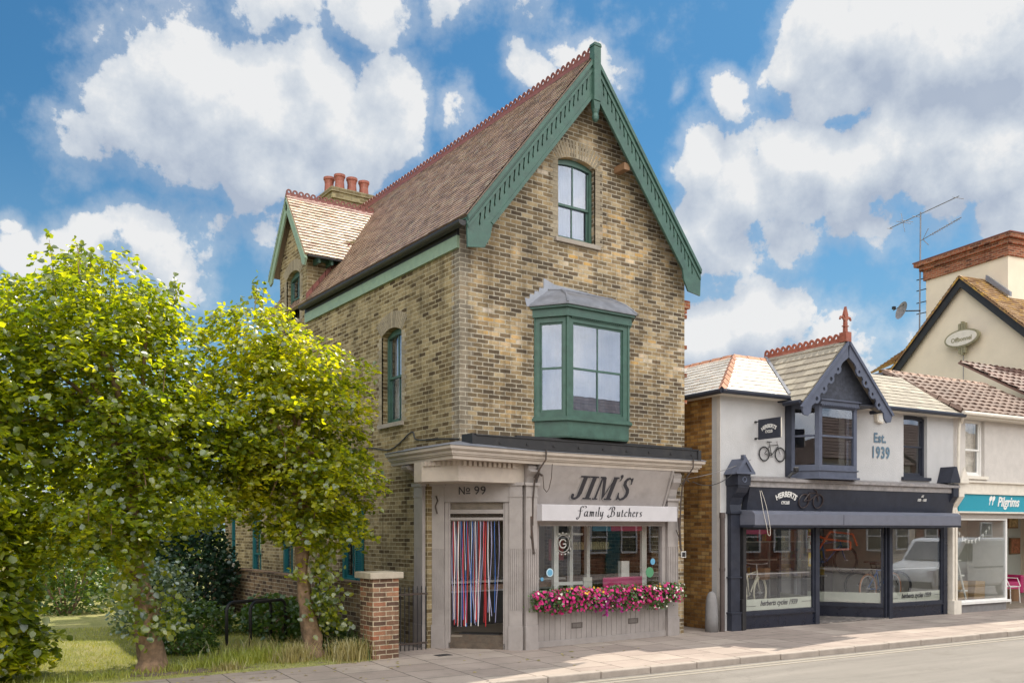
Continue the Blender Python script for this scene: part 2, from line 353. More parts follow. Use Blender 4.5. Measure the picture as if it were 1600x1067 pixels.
def copy_tree(o,parent=None):
    c=o.copy(); COL.objects.link(c)
    if parent is not None: c.parent=parent
    for ch in o.children: copy_tree(ch,c)
    return c
def arch(x0,x1,zs,rise,n=10):
    """points of a segmental arch from (x1,zs) to (x0,zs)"""
    w=(x1-x0)/2; c=(x0+x1)/2
    if rise<=0: return [(x1,zs),(x0,zs)]
    r=(w*w+rise*rise)/(2*rise); a=math.asin(w/r)
    return [(c+r*math.sin(t),zs+rise-r+r*math.cos(t)) for t in [a-2*a*i/n for i in range(n+1)]]
def opening(x0,x1,z0,z1,rise=0.): return [(x0,z0),(x1,z0)]+arch(x0,x1,z1-rise,rise)
def circ(cx,cy,r,n=20,a0=0.,a1=2*math.pi): 
    full=abs(a1-a0-2*math.pi)<1e-6
    return [(cx+r*math.cos(a0+(a1-a0)*i/n),cy+r*math.sin(a0+(a1-a0)*i/n)) for i in range(n if full else n+1)]
def clip_poly(poly,clip):
    out=poly; m=len(clip)
    for i in range(m):
        a=clip[i]; b=clip[(i+1)%m]; inp=out; out=[]
        def side(p): return (b[0]-a[0])*(p[1]-a[1])-(b[1]-a[1])*(p[0]-a[0])
        for j in range(len(inp)):
            p=inp[j]; q=inp[(j+1)%len(inp)]; sp,sq=side(p),side(q)
            if sp>=0: out.append(p)
            if (sp>=0)!=(sq>=0):
                t=sp/(sp-sq); out.append((p[0]+(q[0]-p[0])*t,p[1]+(q[1]-p[1])*t))
        if not out: return []
    return out
def tiles(mb,poly3,tw=.165,th=.1,lift=.018,jit=.004,roll=0.,under=True,thick=.05):
    """lay overlapping tiles on a planar convex facet; poly3[0]->poly3[1] is the eave"""
    P=[Vector(p) for p in poly3]; ex=(P[1]-P[0]).normalized(); nz=ex.cross(P[2]-P[0]).normalized()
    if nz.z<0: nz=-nz
    ey=nz.cross(ex); 
    if ey.z<0: ey=-ey
    pl=[((p-P[0]).dot(ex),(p-P[0]).dot(ey)) for p in P]
    ar=sum(pl[i][0]*pl[(i+1)%len(pl)][1]-pl[(i+1)%len(pl)][0]*pl[i][1] for i in range(len(pl)))
    cl=pl if ar>0 else pl[::-1]
    x0=min(p[0] for p in pl); x1=max(p[0] for p in pl); y1=max(p[1] for p in pl)
    rows=int(math.ceil(y1/th)); base=P[0]
    for r in range(rows):
        ya=r*th; yb=ya+th*1.02; sh=(r%2)*tw*.5; n=int((x1-x0)/tw)+3
        rj=random.uniform(-.3,1)*jit
        for k in range(n):
            xa=x0-tw+k*tw+sh-.5*tw; xb=xa+tw*.985; dj=random.uniform(-1,1)*jit; lj=lift*random.uniform(.85,1.25)
            cols=[(xa,xb,0,0)] if not roll else [(xa,(xa+xb)/2,0,roll),((xa+xb)/2,xb,roll,0)]
            for (ca,cb,ha,hb) in cols:
                q=clip_poly([(ca,ya-abs(dj)*1.5),(cb,ya-abs(dj)*1.5),(cb,yb),(ca,yb)],cl)
                if len(q)<3: continue
                vs=[]
                for (x,y) in q:
                    fr=1-(y-ya)/th; hh=ha+(hb-ha)*(x-ca)/(cb-ca)
                    vs.append(base+ex*x+ey*y+nz*(.004+max(0,fr)*lj+dj*.3+rj*.3+hh))
                i0=len(q); vs+= [base+ex*x+ey*y+nz*(-.004) for (x,y) in q if y<=ya+1e-4]
                lo=[i for i,(x,y) in enumerate(q) if y<=ya+1e-4]
                fs=[tuple(range(i0))]
                if len(lo)>=2:
                    fs.append((lo[0],lo[1],i0+1,i0))
                mb.add(vs,fs)
    if under:
        a=[p-nz*.006 for p in P]; b=[p-nz*(.006+thick) for p in P]; n=len(P)
        mb.add(a+b,[tuple(range(n)),tuple(range(n,2*n))[::-1]]+[(i,(i+1)%n,n+(i+1)%n,n+i) for i in range(n)])
def crest(mb,p0,p1,step=.17,h=.16,t=.02,hole=True,base_r=.07,lobes='round'):
    p0=Vector(p0);p1=Vector(p1); d=(p1-p0); L=d.length; d.normalize(); n=max(1,int(round(L/step))); st=L/n
    side=d.cross(Vector((0,0,1))).normalized()
    def M(a,b,e): return tuple(p0+d*a+Vector((0,0,1))*b+side*e)
    out=[(0,0),(L,0)]; holes=[]
    for i in reversed(range(n)):
        cx=(i+.5)*st; out+= [(cx+.46*st*math.cos(t_),h*.45+.5*h*math.sin(t_)) for t_ in [math.pi*k/8 for k in range(9)]]
        if hole: holes.append(circ(cx,h*.5,st*.2,8))
    mb.slab(out,holes,-t/2,t/2,M)
    # saddle
    w=base_r
    for s_ in (1,-1):
        mb.add([p0+side*s_*.008+Vector((0,0,.03)),p1+side*s_*.008+Vector((0,0,.03)),p1+side*s_*w*1.3-Vector((0,0,w*1.5)),p0+side*s_*w*1.3-Vector((0,0,w*1.5))],[(0,1,2,3)])
def text(s,size,M,name,mat,parent=None,depth=.006,shear=0.,bold=0.,align='CENTER',arc=0.,sx=1.,space=1.,**kw):
    cu=bpy.data.curves.new('t','FONT'); cu.body=s; cu.size=size; cu.shear=shear; cu.offset=bold; cu.align_x=align; cu.extrude=depth/2; cu.space_character=space; cu.resolution_u=4
    ob=bpy.data.objects.new('t',cu); COL.objects.link(ob); dg=bpy.context.evaluated_depsgraph_get(); dg.update()
    me=bpy.data.meshes.new_from_object(ob.evaluated_get(dg)); bpy.data.objects.remove(ob)
    mb=MB(); vs=[]
    for v in me.vertices:
        x,y,z=v.co; x*=sx
        if arc:
            t=x/arc; rr=arc+y; x,y=rr*math.sin(t),rr*math.cos(t)-arc
        vs.append(M(x,y,-z-depth/2))
    mb.add(vs,[tuple(p.vertices) for p in me.polygons])
    o=mb.build(name,mat,parent,**kw); bpy.data.meshes.remove(me); return o
def smooth_path(pts,n=6):
    P=[Vector(p) for p in pts]; P=[P[0]*2-P[1]]+P+[P[-1]*2-P[-2]]; out=[]
    for i in range(1,len(P)-2):
        for k in range(n):
            t=k/n; a,b,c,d=P[i-1],P[i],P[i+1],P[i+2]
            out.append(.5*((2*b)+(c-a)*t+(2*a-5*b+4*c-d)*t*t+(3*b-a-3*c+d)*t**3))
    out.append(P[-2]); return out
def nib(mb,strokes,M,wid=.1,ang=38,thin=.03):
    ca,sa=math.cos(R(ang)),math.sin(R(ang)); k=0
    for st in strokes:
        p=smooth_path([(x,y,0) for x,y in st],5); vs=[]; fs=[]; k+=1
        for i,q in enumerate(p):
            vs+= [M(q.x-ca*wid/2,q.y-sa*wid/2,-.004-.0007*k),M(q.x+ca*wid/2+thin*sa,q.y+sa*wid/2-thin*ca,-.004-.0007*k)]
            if i: fs.append((2*i-2,2*i-1,2*i+1,2*i))
        mb.add(vs,fs)
exec_parts=[]
# ================================================================== GROUND
SA=R(-4.8); OHX,OHY=6.0,-.15
def sw(u,v): return (OHX+u*math.cos(SA)-v*math.sin(SA), OHY+u*math.sin(SA)+v*math.cos(SA))
# street frame: kerb face at v=KV
KV=-2.9
def groundmat():
    m,g=newmat('earth_and_grass'); o=g.n('ShaderNodeTexCoord').outputs['Object']
    c=g.ramp(g.noise(o,1.7,8,.7),[(.3,(.15,.16,.045)),(.5,(.26,.26,.08)),(.7,(.38,.33,.15))])
    c=g.mix(1.,c,g.ramp(g.noise(o,60,3,.7),[(.3,(.6,.6,.6)),(.7,(1.3,1.3,1.3))]),'MULTIPLY')
    bn=g.n('ShaderNodeBump',{'Strength':.8,'Distance':.03,'Height':g.noise(o,50,5,.7)}).outputs[0]
    finish(g,g.n('ShaderNodeBsdfPrincipled',{'Base Color':c,'Roughness':.95,'Normal':bn}).outputs[0]); return m
def pavemat():
    m,g=newmat('paving_slabs'); o=g.n('ShaderNodeTexCoord').outputs['Object']
    wb=g.n('ShaderNodeVectorMath',{0:g.noise(o,5,3,.6,0,1),'Scale':.012},operation='SCALE').outputs[0]
    ov=g.n('ShaderNodeVectorMath',{0:o,1:wb},operation='ADD').outputs[0]
    rt=g.n('ShaderNodeMapping',{0:ov,3:(1,1,1)}); rt.inputs['Rotation'].default_value=(0,0,R(90))
    bt=g.n('ShaderNodeTexBrick',{'Vector':rt.outputs[0],'Color1':(0,0,0,1),'Color2':(1,1,1,1),'Mortar':(0,0,0,1),'Scale':1.,'Mortar Size':.008,'Mortar Smooth':.1,'Brick Width':.62,'Row Height':.75},offset=.5)
    c=g.ramp(bt.outputs[0],[(0,(.30,.245,.215)),(.5,(.345,.285,.25)),(1,(.39,.33,.285))])
    c=g.mix(1.,c,g.ramp(g.noise(o,.9,7,.7),[(.3,(.78,.77,.76)),(.7,(1.14,1.13,1.12))]),'MULTIPLY')
    c=g.mix(1.,c,g.ramp(g.noise(o,120,3,.7),[(.3,(.85,.85,.85)),(.7,(1.12,1.12,1.12))]),'MULTIPLY')
    c=g.mix(g.mr(g.noise(o,9,5,.75),.64,.72,0.,.35),c,(.12,.11,.10,1))
    c=g.mix(g.m('MULTIPLY',bt.outputs['Fac'],.95),c,(.06,.05,.04,1))
    c=g.mix(g.mr(g.noise(o,.55,8,.75),.53,.62,0.,.35),c,(.17,.145,.125,1))
    gv=g.n('ShaderNodeTexVoronoi',{'Vector':o,'Scale':3.1}); c=g.mix(g.mr(gv.outputs['Distance'],.05,.07,.55,0.),c,(.10,.09,.085,1))
    h=g.m('SUBTRACT',g.m('MULTIPLY',g.noise(o,45,4,.7),.25),bt.outputs['Fac'])
    bn=g.n('ShaderNodeBump',{'Strength':.5,'Distance':.012,'Height':h}).outputs[0]
    finish(g,g.n('ShaderNodeBsdfPrincipled',{'Base Color':c,'Roughness':.85,'Specular IOR Level':.3,'Normal':bn}).outputs[0]); return m
def roadmat():
    m,g=newmat('asphalt'); o=g.n('ShaderNodeTexCoord').outputs['Object']
    c=g.ramp(g.noise(o,160,4,.8),[(.3,(.135,.12,.105)),(.5,(.21,.19,.168)),(.72,(.31,.285,.255))])
    st=g.n('ShaderNodeMapping',{0:o,3:(.15,1.6,1)})
    c=g.mix(1.,c,g.ramp(g.noise(st.outputs[0],1.3,6,.65),[(.3,(.8,.8,.8)),(.7,(1.15,1.15,1.15))]),'MULTIPLY')
    vr=g.n('ShaderNodeTexVoronoi',{'Vector':g.n('ShaderNodeVectorMath',{0:o,1:g.n('ShaderNodeVectorMath',{0:g.noise(o,2.5,5,.7,0,1),'Scale':.5},operation='SCALE').outputs[0]},operation='ADD').outputs[0],'Scale':.45},feature='DISTANCE_TO_EDGE')
    c=g.mix(g.mr(vr.outputs[0],0.,.010,.22,0.),c,(.08,.07,.06,1))
    c=g.mix(g.mr(g.noise(o,.7,7,.7),.55,.66,0.,.4),c,(.14,.12,.10,1))
    bn=g.n('ShaderNodeBump',{'Strength':.6,'Distance':.01,'Height':g.noise(o,130,3,.8)}).outputs[0]
    finish(g,g.n('ShaderNodeBsdfPrincipled',{'Base Color':c,'Roughness':.8,'Specular IOR Level':.35,'Normal':bn}).outputs[0]); return m
FR_ST=Matrix.Translation((OHX,OHY,0))@Matrix.Rotation(SA,4,'Z')
MB().quad((-300,-300,-.13),(400,-300,-.13),(400,500,-.13),(-300,500,-.13)).build('ground',groundmat(),kind='structure')
# raised park ground (lawn sheet) behind the pavement
lw=MB(); nx,ny=70,60
gx=[-60+ (60+5.0)*i/nx for i in range(nx+1)]
def lawn_z(x,y): return .02+.05*noise.noise(Vector((x*.6,y*.6,0)))+ (0.03*max(0,min(6,y-1)))
vs=[];fs=[]
xs=sorted(set([-60,-45,-35,-28,-22,-18]+[-15+.3*i for i in range(46)])); xs=[x for x in xs if x<=-1.1]+[-.95]
ys=[.0+.3*i for i in range(40)]+[13,15,18,22,28,36,48,60]
for x in xs:
    for y in ys:
        yy=y+ (.02-(x+1.5)*.085 if y<.01 else 0.)
        yy=max(yy, .02-(x+1.5)*.085)
        vs.append((x,yy,lawn_z(x,yy) if y>.01 else -.05))
n=len(ys)
for i in range(len(xs)-1):
    for j in range(n-1): fs.append((i*n+j,(i+1)*n+j,(i+1)*n+j+1,i*n+j+1))
lwm=MB().add(vs,fs).build('lawn_ground',groundmat(),kind='structure',smooth=True)
FR=FR_ST
MB().add([(-60,KV+.14,0),(60,KV+.14,0),(60,.6,0),(4,.6,0),(4,1.6,0),(-60,1.6,0)],[(0,1,2,3),(0,3,4,5)]).build('pavement',pavemat(),kind='structure')
MB().add([(-60,1.6,-.002),(4,1.6,-.002),(4,.55,-.002),(.1,.55,-.002),(.1,12,-.002),(-5.5,12,-.002),(-5.5,1.6,-.002)],[(3,2,1,0,6,5,4)] if False else [(6,1,4,5)]).build('alley_ground',paint('alley_concrete',(.26,.24,.21),.9,.2,3,.5,40),kind='structure')
MB().box(-80,80,-.127,-.10,KV-11.,KV+.01,lambda a,b,d:(a,d,b)).build('road',roadmat(),kind='structure')
ks=MB(); x=-14.
while x<50:
    l=.9 if abs(x)<60 else 3; 
    j=random.uniform(-.004,.004); ks.box(x+.006,x+l-.006,-.13,.004+j,KV+j,KV+.15,lambda a,b,d:(a,d,b)); x+=l
ks.build('kerb',paint('granite_kerb',(.33,.28,.24),.8,.16,5,.5,70,stain=.35,stcol=(.16,.14,.12)),kind='structure',bevel=.018)
M_line=paint('worn_yellow_line',(.29,.255,.205),.7,.1,12,.3,60,stain=.95,stcol=(.22,.2,.175))
lm=MB()
for v in (KV-.17,KV-.34): lm.box(-60,60,-.099,-.094,v-.03,v+.03,lambda a,b,d:(a,d,b))
lm.build('road_marking',M_line,kind='structure')
MB().box(-60,60,-.12,.0,KV-14,KV-11.,lambda a,b,d:(a,d,b)).build('far_pavement',pavemat(),kind='structure')
FR=Matrix.Identity(4)
mh=MB(); mh.box(-.13,.13,0.002,.006,-.09,.09,lambda a,b,d:(a-.25,d+.1,b)); mh.build('drain_cover',M_black,label='small dark square drain cover set in the pavement before the doorway',cat='drain cover')
# ================================================================== CORNER HOUSE (butcher's shop)
H=thing('corner_house','tall narrow yellow brick house with steep tiled gable, green bargeboards and a butcher shop front','house',(0,0,0))
RW=5.14; APX=2.6; APZ=10.4; EZ=6.72
SL=(APZ-EZ)/(APX+.33)   # slope
def roofz(x): return APZ-abs(x-APX)*SL
# front wall upper + lower
gw=(2.02,2.87,7.14,8.62)
fo=[(0,2.9),(RW,2.9),(RW,roofz(RW)-.1),(APX,APZ-.12),(0,roofz(0)-.1)]
bayhole=(1.72,3.5,3.95,5.7)
mb=MB(); mb.slab(fo,[opening(*gw,.10)[::-1],opening(*bayhole)[::-1]],0,.25,MF(0)); 
mb.slab([(1.42,0),(RW,0),(RW,2.897),(1.42,2.897)],[opening(1.60,4.5,.75,2.5)[::-1]],.02,.25,MF(0))
mb.build('front_wall',M_front,H)
# side wall
swins=[(2.0,2.8,3.98,5.74,.11)]
so_=[(.25,2.9),(12.4,2.9),(12.4,3.6),(9.7,3.6),(9.7,6.6),(8.15,6.6),(8.15,8.2),(7.3,9.25),(6.5,8.3),(6.5,6.95),(.25,6.95)]
mb=MB(); mb.slab(so_,[opening(*w_[:4],w_[4])[::-1] for w_ in swins]+[opening(6.9,7.72,6.75,7.95,.14)[::-1]],0,.25,MS(0))
gwins=[(3.9,4.72,.95,2.55,.14),(7.3,8.1,.95,2.5,.14),(9.45,10.3,.3,2.5,.14),(11.5,12.0,1.1,2.4,.0)]
mb.slab([(1.15,0),(12.4,0),(12.4,2.897),(1.15,2.897)],[opening(*w_[:4],w_[4])[::-1] for w_ in gwins],0,.25,MS(0))
mb.build('side_wall',M_side,H)
mb=MB(); mb.box(RW-.25,RW,0,6.9,.25,9.7,lambda a,b,d:(a-.003,d,b)); mb.slab([(.25,0),(RW-.25,0),(RW-.25,6.6),(APX,10.2),(.25,6.6)],(),0,.2,MF(9.5)); mb.build('rear_wall',M_side,H)
# corbel bricks up the right-hand edge
mb=MB()
for z in (5.55,5.0,4.48,6.15,6.25): mb.box(RW,RW+.09,z,z+.075,.02,.2)
mb.box(RW,RW+.16,6.35,6.5,.0,.22); mb.build('toothing_bricks',M_redbrick,H)
# chamfered shop entrance
PA=(.05,1.0); PB_=(1.16,-.14); MC=ML(PA,PB_); CL=math.hypot(PB_[0]-PA[0],PB_[1]-PA[1])
# floor slabs / ceilings / inner partitions
mb=MB(); mb.slab([(.25,1.15),(.32,.8),(1.2,-.05),(1.42,.05),(4.88,.05),(4.88,6.),(.25,6.)],(),0,.2,MTOP(.02)); mb.build('shop_floor',M_intf,H)
mb=MB(); mb.slab([(.05,1.1),(1.2,-.08),(1.42,.0),(4.88,.25),(4.88,6.),(.05,6.)],(),0,.1,MTOP(2.68)); mb.build('shop_ceiling',M_int,H)
mb=MB(); mb.box(.25,4.88,.2,2.68,4.2,4.3); mb.build('shop_back_wall',M_int,H)
mb=MB(); mb.box(.26,4.87,5.92,5.98,.26,9.4); mb.box(.26,4.87,3.0,3.05,.26,9.4); mb.box(.3,4.8,3.1,10.,3.,3.05) if False else None; mb.build('upper_floor',M_intd,H)
# main roof
mb=MB(); ex=-.06; ez=EZ+.27*SL; rx=APX
y0,y1=-.30,9.75
tiles(mb,[(ex,y1,ez),(ex,y0,ez),(rx,y0,APZ),(rx,y1,APZ)],lift=.013,th=.1,jit=.0015)
mb.build('roof_slope',M_tile,H)
mb=MB(); tiles(mb,[(2*rx-ex,y0,ez),(2*rx-ex,y1,ez),(rx,y1,APZ),(rx,y0,APZ)],lift=.026,tw=.17); mb.build('roof_slope',M_tile,H)
mb=MB(); crest(mb,(rx,y0+.05,APZ+.015),(rx,y1,APZ+.015),step=.155,h=.17); mb.build('ridge_crest',M_ridge,H)
# verge soffits, the right one blackened to stand for the shadow under it
for sgn in (-1,1):
    mb=MB(); a=(APX+sgn*(APX+.06)); 
    mb.add([(a,y0+.04,ez-.07),(a,.0,ez-.07),(APX,0,APZ-.09),(APX,y0+.04,APZ-.09),(a,y0+.04,ez-.1),(a,.0,ez-.1),(APX,0,APZ-.12),(APX,y0+.04,APZ-.12)],[(0,1,2,3),(4,7,6,5),(0,3,7,4),(1,5,6,2)]); mb.build('verge_soffit',M_black if sgn>0 else M_green,H)
# bargeboards with S slots
Ls=math.hypot(APX+.33,APZ-EZ); th=math.atan2(APZ-EZ,APX+.33)
def bargeboard(sgn):
    foot=(APX+sgn*(APX+.33),EZ); ux,uz=-sgn*math.cos(th),math.sin(th); px,pz=-sgn*math.sin(th)*-1,math.cos(th)
    # a along slope from foot to apex, b perpendicular (up-outwards)
    def M(a,b,d): return (foot[0]+ux*a+ (sgn*math.sin(th))*b, y0-.02+d, foot[1]-.03+uz*a+math.cos(th)*b)
    b0,b1=-.43,-.03
    out=[(-.16,b1),(-.30,-.30),(-.12,-.50),(.10,-.54),(.32,b0),(Ls+ (b0)*-0.0-.42,b0),(Ls+.02,b0+.31 if False else -.06),(Ls,b1)]
    out=[(.40,b1),(.055,-.327),(.29,-.55),(.50,-.52),(.68,b0),(Ls-.5,b0),(Ls+.0,b1-.015),(Ls-.02,b1)]
    holes=[]; a=.58
    sk=1.25
    while a<Ls-.42:
        h=.065; w=.022
        pts=[]
        for t in (-1,-.5,0,.5,1): pts.append((a+t*h*sk+ .014*math.sin(t*math.pi)-w, -.2+t*h))
        for t in (1,.5,0,-.5,-1): pts.append((a+t*h*sk+ .014*math.sin(t*math.pi)+w, -.2+t*h))
        holes.append(pts); a+=.155
    mb=MB(); mb.slab(out,holes,0,.035,M); o=mb.build('bargeboard',M_green,H)
    mb=MB(); mb.slab([(.33,-.10),(.29,-.14),(Ls-.12,-.14),(Ls-.06,-.10)],(),-.018,-.001,M); mb.slab([(.38,-.06),(.44,-.002),(Ls,-.002),(Ls-.04,-.06)],(),-.035,-.001,M)
    mb.slab([(.70,b0+.055),(.70,b0+.0),(Ls-.5,b0),(Ls-.44,b0+.055)],(),-.014,-.001,M)
    mb.build('moulding',M_green,o)
bargeboard(-1); bargeboard(1)
mb=MB()
def Mk(a,b,d): return (APX+a,y0-.09+d,b)
mb.slab([(-.075,9.55),(.075,9.55),(.075,APZ+.1),(-.075,APZ+.1)],(),0,.13,Mk)
mb.slab([(-.09,APZ+.1),(.09,APZ+.1),(.07,APZ+.16),(-.07,APZ+.16)],(),-.01,.14,Mk)
mb.slab([(-.055,9.40),(.055,9.40),(.075,9.55),(-.075,9.55)],(),.015,.115,Mk)
mb.lathe([(.02,-.17),(.055,-.13),(.065,-.08),(.05,-.03),(.06,0),(.07,.05)],(APX,y0-.025,9.36),12)
mb.build('king_post',M_green,H,bevel=.006)
mb=MB(); mb.box(3.32,3.45,8.55,8.67,-.28,.0); mb.build('purlin_end',M_wood,H)
# eaves gutter & fascia
mb=MB(); mb.box(-.05,.0,6.60,6.80,.0,6.5); mb.build('eaves_fascia',M_green2,H); mb=MB(); mb.box(-.045,.0,6.80,6.93,.0,6.5); mb.build('gutter_board',M_black,H)
mb=MB()
pr=[(.075*math.cos(t),.07*math.sin(t)) for t in [math.pi+math.pi*k/8 for k in range(9)]]
mb.slab([(-.125+x,6.93+z) for x,z in pr]+[(-.055,6.945),(-.195,6.945)],(),-.30,6.5,lambda a,b,d:(a,d,b)); mb.build('gutter',M_black,H)
# ----- windows
def sash(parent,M,x0,x1,z0,z1,rise=0.,mat=None,d=.09,glass=None,bar=True,split=.5,sill=None,curtain=None,name='window',fw=.055,two=True):
    mat=mat or M_green; glass=glass or G_up
    mb=MB(); e=.004
    o1=opening(x0+e,x1-e,z0+e,z1-e,rise); i1=opening(x0+fw,x1-fw,z0+fw,z1-fw-rise*.5,rise*.4)
    mb.slab(o1,[i1[::-1]],d,d+.09,M)
    zm=z0+(z1-z0)*split; w=.035; a,b=x0+fw,x1-fw
    t0=z1-fw-rise*.35
    mb.slab([(a,zm-.02),(b,zm-.02),(b,zm+.02),(a,zm+.02)],(),d+.02,d+.07,M)
    for (p,q,dd) in ((zm+.02,z1-fw-rise*.5,.025),(z0+fw,zm-.02,.05)):
        mb.slab([(a,p),(a+w,p),(a+w,q-(rise*.7 if dd<.04 else 0)),(a,q-(rise*.8 if dd<.04 else 0))],(),d+dd,d+dd+.03,M)
        mb.slab([(b-w,p),(b,p),(b,q-(rise*.8 if dd<.04 else 0)),(b-w,q-(rise*.7 if dd<.04 else 0))],(),d+dd,d+dd+.03,M)
        if bar: mb.slab([((a+b)/2-.011,p),((a+b)/2+.011,p),((a+b)/2+.011,q),((a+b)/2-.011,q)],(),d+dd,d+dd+.025,M)
    mb.slab([(a+w,z0+fw),(b-w,z0+fw),(b-w,z0+fw+.055),(a+w,z0+fw+.055)],(),d+.05,d+.085,M)
    wn_=mb.build(name,mat,parent)
    hp=.004
    for (p,q,dd,r_) in ((zm+.02,z1-fw-rise*.5,.037,rise*.4),(z0+fw,zm-.02,.062,0.)):
        g_=MB(); c_=arch(a+hp,b-hp,q-r_,r_); g_.slab([(a+hp,p),(b-hp,p)]+c_,(),d+dd,d+dd+.003,M); g_.build('pane',glass,wn_)
    if sill:
        s_=MB(); s_.slab([(x0-.08,z0-.07),(x1+.08,z0-.07),(x1+.08,z0+.004),(x0-.08,z0+.004)],(),-.06,d,M); s_.build('window_sill',sill,parent,)
    if curtain:
        c_=MB(); k=24; vs=[];fs=[]
        for i in range(k+1):
            xx=x0+.0+(x1-x0)*i/k; vs+= [M(xx,z0,.26+.012*math.sin(i*1.9)),M(xx,z1,.26+.01*math.sin(i*1.9+.4))]
            if i: fs.append((2*i-2,2*i,2*i+1,2*i-1))
        c_.add(vs,fs).build('curtain',curtain,wn_)
    return wn_
def gauged_arch(parent,M,x0,x1,zs,rise,h=.25,proud=-.006,n=13,mat=None):
    w=(x1-x0)/2; c=(x0+x1)/2; r=(w*w+rise*rise)/(2*rise); a=math.asin(w/r); mb=MB(); zc=zs+rise-r
    a2=a*1.0
    for i in range(n):
        t0=-a2+2*a2*i/n+.008; t1=-a2+2*a2*(i+1)/n-.008
        pts=[(c+q*math.sin(t),zc+q*math.cos(t)) for q,t in ((r,t0),(r,t1),(r+h,t1*1.12),(r+h,t0*1.12))]
        mb.slab(pts,(),proud+random.uniform(0,.003),.05,M)
    return mb.build('brick_arch',mat or M_gauge,parent)
def surround(parent,M,x0,x1,z0,z1,mat=None):
    mb=MB(); mb2=MB(); z=z0; k=0
    while z<z1:
        w=.11 if k%2 else .17
        mb.box(x0-w,x0-.0,z+.003,min(z+.0725,z1),-.005,.03,M); mb2.box(x1,x1+w,z+.003,min(z+.0725,z1),-.005,.03,M); z+=.075;k+=1
    mb.build('window_surround',mat or M_gauge,parent); return mb2.build('window_surround',mat or M_gauge,parent)
surround(H,MF(0),gw[0],gw[1],gw[2],gw[3]-.10); gauged_arch(H,MF(0),gw[0]-.02,gw[1]+.02,gw[3]-.10,.10,.3,n=17)
sash(H,MF(0),*gw,.10,M_green,d=.10,sill=M_sill,curtain=M_curtain,split=.44)
for w_ in swins:
    surround(H,MS(0),w_[0],w_[1],w_[2],w_[3]-.11); gauged_arch(H,MS(0),w_[0]-.02,w_[1]+.02,w_[3]-.11,.11,.3,n=17)
    sash(H,MS(0),*w_,M_green,d=.12,sill=M_sill,curtain=M_curtain2,split=.5)
for i,w_ in enumerate(gwins):
    if w_[4]: gauged_arch(H,MS(0),w_[0],w_[1],w_[3]-w_[4],w_[4],.25)
    sash(H,MS(0),*w_,M_teal,d=.06,sill=M_sill,curtain=M_curtain2,fw=.09)
# louvred shutter beside nearest ground window
mb=MB(); mb.slab([(3.55,.95),(3.88,.95),(3.88,2.5),(3.55,2.5)],[[(3.59,1.0),(3.59,2.45),(3.84,2.45),(3.84,1.0)]],-.05,-.01,MS(0))
for k in range(34): z=1.01+k*.0425; mb.add([MS(0)(3.59,z,-.045),MS(0)(3.84,z,-.045),MS(0)(3.84,z+.035,-.015),MS(0)(3.59,z+.035,-.015)],[(0,1,2,3)])
mb.build('louvred_shutter',M_teal,H)
# ----- oriel bay window, first floor
BX0,BX1,BP=1.52,3.60,.46; bz0,bz1=3.92,5.86
fx0,fx1=1.87,3.25
def baywall(o,z0,z1,t=0.): return [(BX0-t*1.1,0),(fx0-t*.75,-BP-t),(fx1+t*.75,-BP-t),(BX1+t*1.1,0)]
def prism(mb,pl,z0,z1): mb.slab(pl,(),z0,z1,lambda a,b,d:(a,b,d)); return mb
mb=MB(); prism(mb,baywall(0,0,0,0.01),3.62,3.92); prism(mb,baywall(0,0,0,.06),3.885,3.935); prism(mb,baywall(0,0,0,.035),3.935,3.96)
prism(mb,baywall(0,0,0,.05),5.66,5.80); prism(mb,baywall(0,0,0,.10),5.80,5.86); prism(mb,baywall(0,0,0,.0),3.60,3.64)
bay=mb.build('bay_window',M_green,H)
def bayface(p,q,nlight):
    M=ML(p,q); L=math.hypot(q[0]-p[0],q[1]-p[1])
    def Mi(a,b,d): return M(a,b,d)
    mb=MB(); fw=.12 if nlight>1 else .085
    z0,z1=3.96,5.66
    mb.slab([(0.001,z0),(L-.001,z0),(L-.001,z1),(0.001,z1)],[[(fw,z0+.07),(fw,z1-.09),(L-fw,z1-.09),(L-fw,z0+.07)]],0,.07,Mi)
    a,b=fw,L-fw; s=.03; zm=(z0+z1)/2-.02
    mb.slab([(a,z0+.07),(b,z0+.07),(b,z1-.09),(a,z1-.09)],[[(a+s,z0+.07+.05),(a+s,zm-.018),(b-s,zm-.018),(b-s,z0+.12)],[(a+s,zm+.018),(a+s,z1-.125),(b-s,z1-.125),(b-s,zm+.018)]],.03,.055,Mi)
    if nlight>1:
        c=(a+b)/2; mb.slab([(c-.01,z0+.1),(c+.01,z0+.1),(c+.01,z1-.12),(c-.01,z1-.12)],(),.027,.052,Mi)
    o=mb.build('bay_frame',M_green,bay)
    g_=MB(); g_.slab([(a+.01,z0+.09),(b-.01,z0+.09),(b-.01,zm),(a+.01,zm)],(),.044,.047,Mi); g_.build('pane',G_up,bay)
    g_=MB(); g_.slab([(a+.01,zm+.002),(b-.01,zm+.002),(b-.01,z1-.1),(a+.01,z1-.1)],(),.036,.039,Mi); g_.build('pane',G_up,bay)
bw=baywall(0,0,0)
bayface(bw[0],bw[1],1); bayface(bw[1],bw[2],2); bayface(bw[2],bw[3],1)
for p in (bw[0],bw[1],bw[2],bw[3]): mb=MB(); mb.box(p[0]-.022,p[0]+.022,3.96,5.66,p[1]-.018,p[1]+.03); mb.build('corner_post',M_green,bay,bevel=.004)
mb=MB()
for k in range(30):
    a=1.95+k*.045; mb.box(a,a+.022,5.635,5.66,-BP-.03,-BP-.0)
mb.build('dentil_strip',M_green,bay)
mb=MB(); k=30; vs=[];fs=[]
